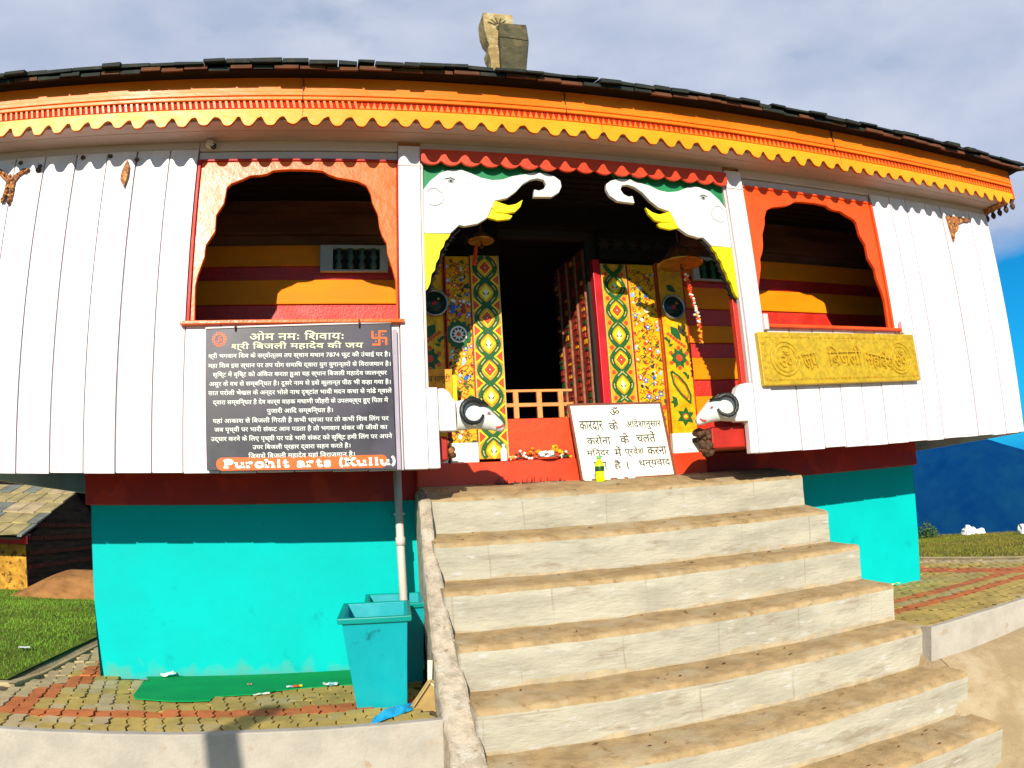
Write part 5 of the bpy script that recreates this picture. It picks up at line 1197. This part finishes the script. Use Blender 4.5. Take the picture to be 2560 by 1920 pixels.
# ================================================================== ROOF ORNAMENT
fn = thing('roof_ornament', 'weathered carved stone post with dark block on the roof', 'ornament', (0.9, 3.45, 2.15))
cp = MB(); prof = [(2.05,.060),(2.42,.058),(2.455,.070),(2.50,.074),(2.53,.060),(2.545,.066),(2.58,.080),(2.64,.092),(2.735,.096),(2.762,.094)]
n = len(prof)
for z, hw in prof:
    cxq = 0.885-0.01*(z-2.4)
    z = 2.40+(z-2.40)*0.93; hw *= 0.90
    cp.v += [(cxq-hw, 3.42-hw*.8, z), (cxq+hw, 3.42-hw*.8, z), (cxq+hw, 3.42+hw*.8, z), (cxq-hw, 3.42+hw*.8, z)]
for i in range(n-1):
    for j in range(4): cp.f.append([i*4+j, i*4+(j+1) % 4, (i+1)*4+(j+1) % 4, (i+1)*4+j]); cp.m.append(0); cp.sm.append(False)
o = (n-1)*4; cp.f.append([o, o+1, o+2, o+3]); cp.m.append(0); cp.sm.append(False)
for k in range(6):
    a = math.radians(20+28*k); cp.ribbon([(0.882+.018*math.cos(a), 2.665+.018*math.sin(a)), (0.882+.062*math.cos(a), 2.665+.062*math.sin(a))], .009, 3.42-.078, 1, .004)
cp.disc(0.882, 2.650, .016, 3.42-.079, 1, 9)
for k in range(3): cp.tube([(0.850+.028*k, 3.40, 2.755), (0.848+.03*k, 3.40, 2.795)], [.006, .001], 6, 1)
cp.v = cp.v[:n*4]+[(a, b+0.008, 2.40+(c_-2.40)*0.93) for a, b, c_ in cp.v[n*4:]]
cp.build('carved_post', [STONEW, STONED], fn, bevel=0.006)
bk = MB().hexa([(0.872,3.335,2.30),(1.022,3.335,2.30),(1.03,3.50,2.30),(0.88,3.50,2.30),(0.868,3.325,2.555),(1.055,3.325,2.545),(1.06,3.51,2.55),(0.87,3.51,2.555)])
bk.hexa([(0.868,3.325,2.557),(1.055,3.325,2.547),(1.06,3.51,2.55),(0.87,3.51,2.557),(0.872,3.33,2.668),(1.048,3.33,2.672),(1.05,3.50,2.68),(0.875,3.50,2.67)])
bk.add([(1.03,3.335,2.671),(1.052,3.335,2.671),(1.047,3.35,2.695),(1.03,3.36,2.671)], [(0,1,2),(1,3,2),(3,0,2)])
bk.v = [(0.955+(a-0.955)*0.90, b, 2.40+(c_-2.40)*0.95) for a, b, c_ in bk.v]
bk.build('stone_block', STONED, fn, bevel=0.006)

# ================================================================== HUTS ON THE LEFT
hu = thing('slate_roofed_hut', 'low stone and timber hut with slate roof beyond the lawn', 'hut', (-5.0, 9.9, -0.77))
MB().box(-7.5, -3.57, 8.2, 11.6, -0.80, -0.245).build('wall', HUTST, hu)
gw = MB().prism([(8.2-0.0, -0.80), (11.6, -0.80), (11.6, -0.20), (9.9, 0.44), (8.2, -0.20)], 3.562, 3.570)
gwv = [(-v[1], v[0], v[2]) for v in gw.v]; gw.v = [(a+0.0, b, c) for a, b, c in gwv]
for f_ in gw.f: f_.reverse()
gw.build('gable_wall', M('weathered_gable_timber', (0.040, 0.026, 0.014), 0.95, 0.5, 4, 0.004, 20, 0.05, stretch=(1, 0.3, 3)), hu)
tb = MB()
for z in (-0.36, -0.52, -0.20, -0.05): tb.box(-3.560, -3.545, 8.25, 11.5 if z < -0.1 else 10.9, z, z+0.05)
tb.build('gable_beam', M('reddish_dark_beam', (0.085, 0.025, 0.012), 0.95, 0.3, 10, spec=0.05), hu)
MB().box(-7.5, -3.50, 8.05, 8.10, -0.235, -0.150).build('red_fascia', M('bright_red_paint', (0.70, 0.015, 0.005), 0.5), hu)
sr = MB()
def roofpt(x, t): return (x, 7.72+2.18*t, -0.145+0.650*t)
sr.hexa([(-7.7,7.76,-0.185),(-3.44,7.76,-0.185),(-3.44,9.9,0.455),(-7.7,9.9,0.455),(-7.7,7.76,-0.165),(-3.44,7.76,-0.165),(-3.44,9.9,0.475),(-7.7,9.9,0.475)], 3)
sr.hexa([(-7.7,9.9,0.455),(-3.44,9.9,0.455),(-3.44,12.1,-0.185),(-7.7,12.1,-0.185),(-7.7,9.9,0.475),(-3.44,9.9,0.475),(-3.44,12.1,-0.165),(-7.7,12.1,-0.165)], 3)
for r_ in range(5):
    x = -7.7+(r_ % 2)*0.1; t0, t1 = r_/5, (r_+1)/5+0.03
    while x < -3.42:
        w_ = random.uniform(0.17, 0.26); x1 = min(x+w_-0.012, -3.40); a, b = roofpt(x, t0+jit(0.01)), roofpt(x, min(t1, 1.0)); th = 0.018
        if x1 > x+0.03: sr.hexa([(x,a[1],a[2]),(x1,a[1]+jit(0.03),a[2]),(x1,b[1],b[2]-0.012),(x,b[1],b[2]-0.012),(x,a[1],a[2]+th),(x1,a[1],a[2]+th+jit(0.004)),(x1,b[1],b[2]+0.002),(x,b[1],b[2]+0.002)], random.choice((0, 0, 1, 1, 0, 2)))
        x += w_
sr.build('roof', [SLT_A, SLT_B, SLT_C, DARKW], hu)
h2 = thing('plank_house', 'orange brown plank house showing above the slate roof', 'house', (-6.2, 14.0, -0.8))
pw2 = MB()
for k in range(8): pw2.box(-5.22+0.30*k, -4.93+0.30*k, 13.0, 13.12, -0.9, 1.55)
pw2.build('plank_wall', ORW, h2, bevel=0.005)
MB().box(-8.0, -5.23, 13.06, 13.4, -0.9, 1.5).build('wall', DARKW, h2)
MB().hexa([(-8.2,12.6,1.5),(-2.6,12.6,1.5),(-2.6,14.6,2.5),(-8.2,14.6,2.5),(-8.2,12.6,1.56),(-2.6,12.6,1.56),(-2.6,14.6,2.56),(-8.2,14.6,2.56)]).build('roof', SLT_C, h2)

# ================================================================== MEADOW EDGE: ROCKS AND A BUSH
def rock(label, x, y, sx_, sy_, sz_, seed):
    p = MB(); n, k = 12, 8
    for i in range(k+1):
        for j in range(n):
            th = math.pi*i/k; ph = 2*math.pi*j/n; d = 1+0.75*noise.noise((math.cos(ph)*math.sin(th)*1.6+seed, math.sin(ph)*math.sin(th)*1.6, math.cos(th)*1.6))
            p.v.append((x+sx_*d*math.sin(th)*math.cos(ph), y+sy_*d*math.sin(th)*math.sin(ph), mead_z(x, y)+sz_*0.55+sz_*d*math.cos(th)))
    for i in range(k):
        for j in range(n): p.f.append([i*n+j, (i+1)*n+j, (i+1)*n+(j+1) % n, i*n+(j+1) % n]); p.m.append(0); p.sm.append(False)
    return tag(p.build('white_rock', ROCKW, origin=(x, y, mead_z(x, y))), label, 'rock', 'white rocks on the meadow rim')
rock('larger white rock on the meadow rim, nearer the temple corner', 10.15, 9.10, 0.13, 0.10, 0.10, 1.3)
rock('small white rock beside the larger one', 10.36, 9.02, 0.09, 0.08, 0.06, 5.1)
rock('white rock at the right edge of the view on the meadow', 9.35, 7.22, 0.12, 0.09, 0.11, 9.7)
bu = MB(); rb_ = random.Random(4)
for k in range(420):
    a = rb_.uniform(0, 6.28); r_ = 0.22*math.sqrt(rb_.random()); z = rb_.uniform(0.02, 0.34)*(1-r_/0.30); x, y = 9.55+r_*math.cos(a), 9.58+r_*math.sin(a)
    zz = mead_z(9.5, 9.5)+z; d1 = Vector((rb_.uniform(-1, 1), rb_.uniform(-1, 1), rb_.uniform(-.3, 1))).normalized()*0.04; d2 = Vector((rb_.uniform(-1, 1), rb_.uniform(-1, 1), rb_.uniform(-1, 1))).normalized()*0.018
    p0 = Vector((x, y, zz)); bu.add([p0-d1*.5, p0+d2, p0+d1, p0-d2], [(0,1,2,3)])
tag(bu.build('bush', BUSH, origin=(9.55, 9.58, mead_z(9.5, 9.5))), 'low green bush on the meadow rim beside the temple corner', 'bush')
# an unseen post added behind the viewer so that its shadow crosses the kerb
ps = MB().tube([(-1.505, -1.0, -1.4), (-1.50, -1.0, 0.4), (-1.50, -1.0, 1.02)], [0.075, 0.07, 0.055], 12)
tag(ps.build('unseen_shadow_post', DARKBR, origin=(-1.5, -1.0, -1.32)), 'unseen slim post added to cast a shadow across the left kerb', 'post')

# ================================================================== AIR
hz = bpy.data.materials.new('haze_air'); hz.use_nodes = True; t = hz.node_tree; t.nodes.clear()
o_ = t.nodes.new('ShaderNodeOutputMaterial'); v_ = t.nodes.new('ShaderNodeVolumePrincipled'); t.links.new(v_.outputs[0], o_.inputs['Volume'])
v_.inputs['Color'].default_value = (0.0, 0.22, 1.0, 1); v_.inputs['Density'].default_value = 0.00021; v_.inputs['Anisotropy'].default_value = 0.0
ho_ = MB().box(-1500, 4300/S*0+3000, -1500, 3000, -424, 85).build('haze', hz); ho_['kind'] = 'stuff'
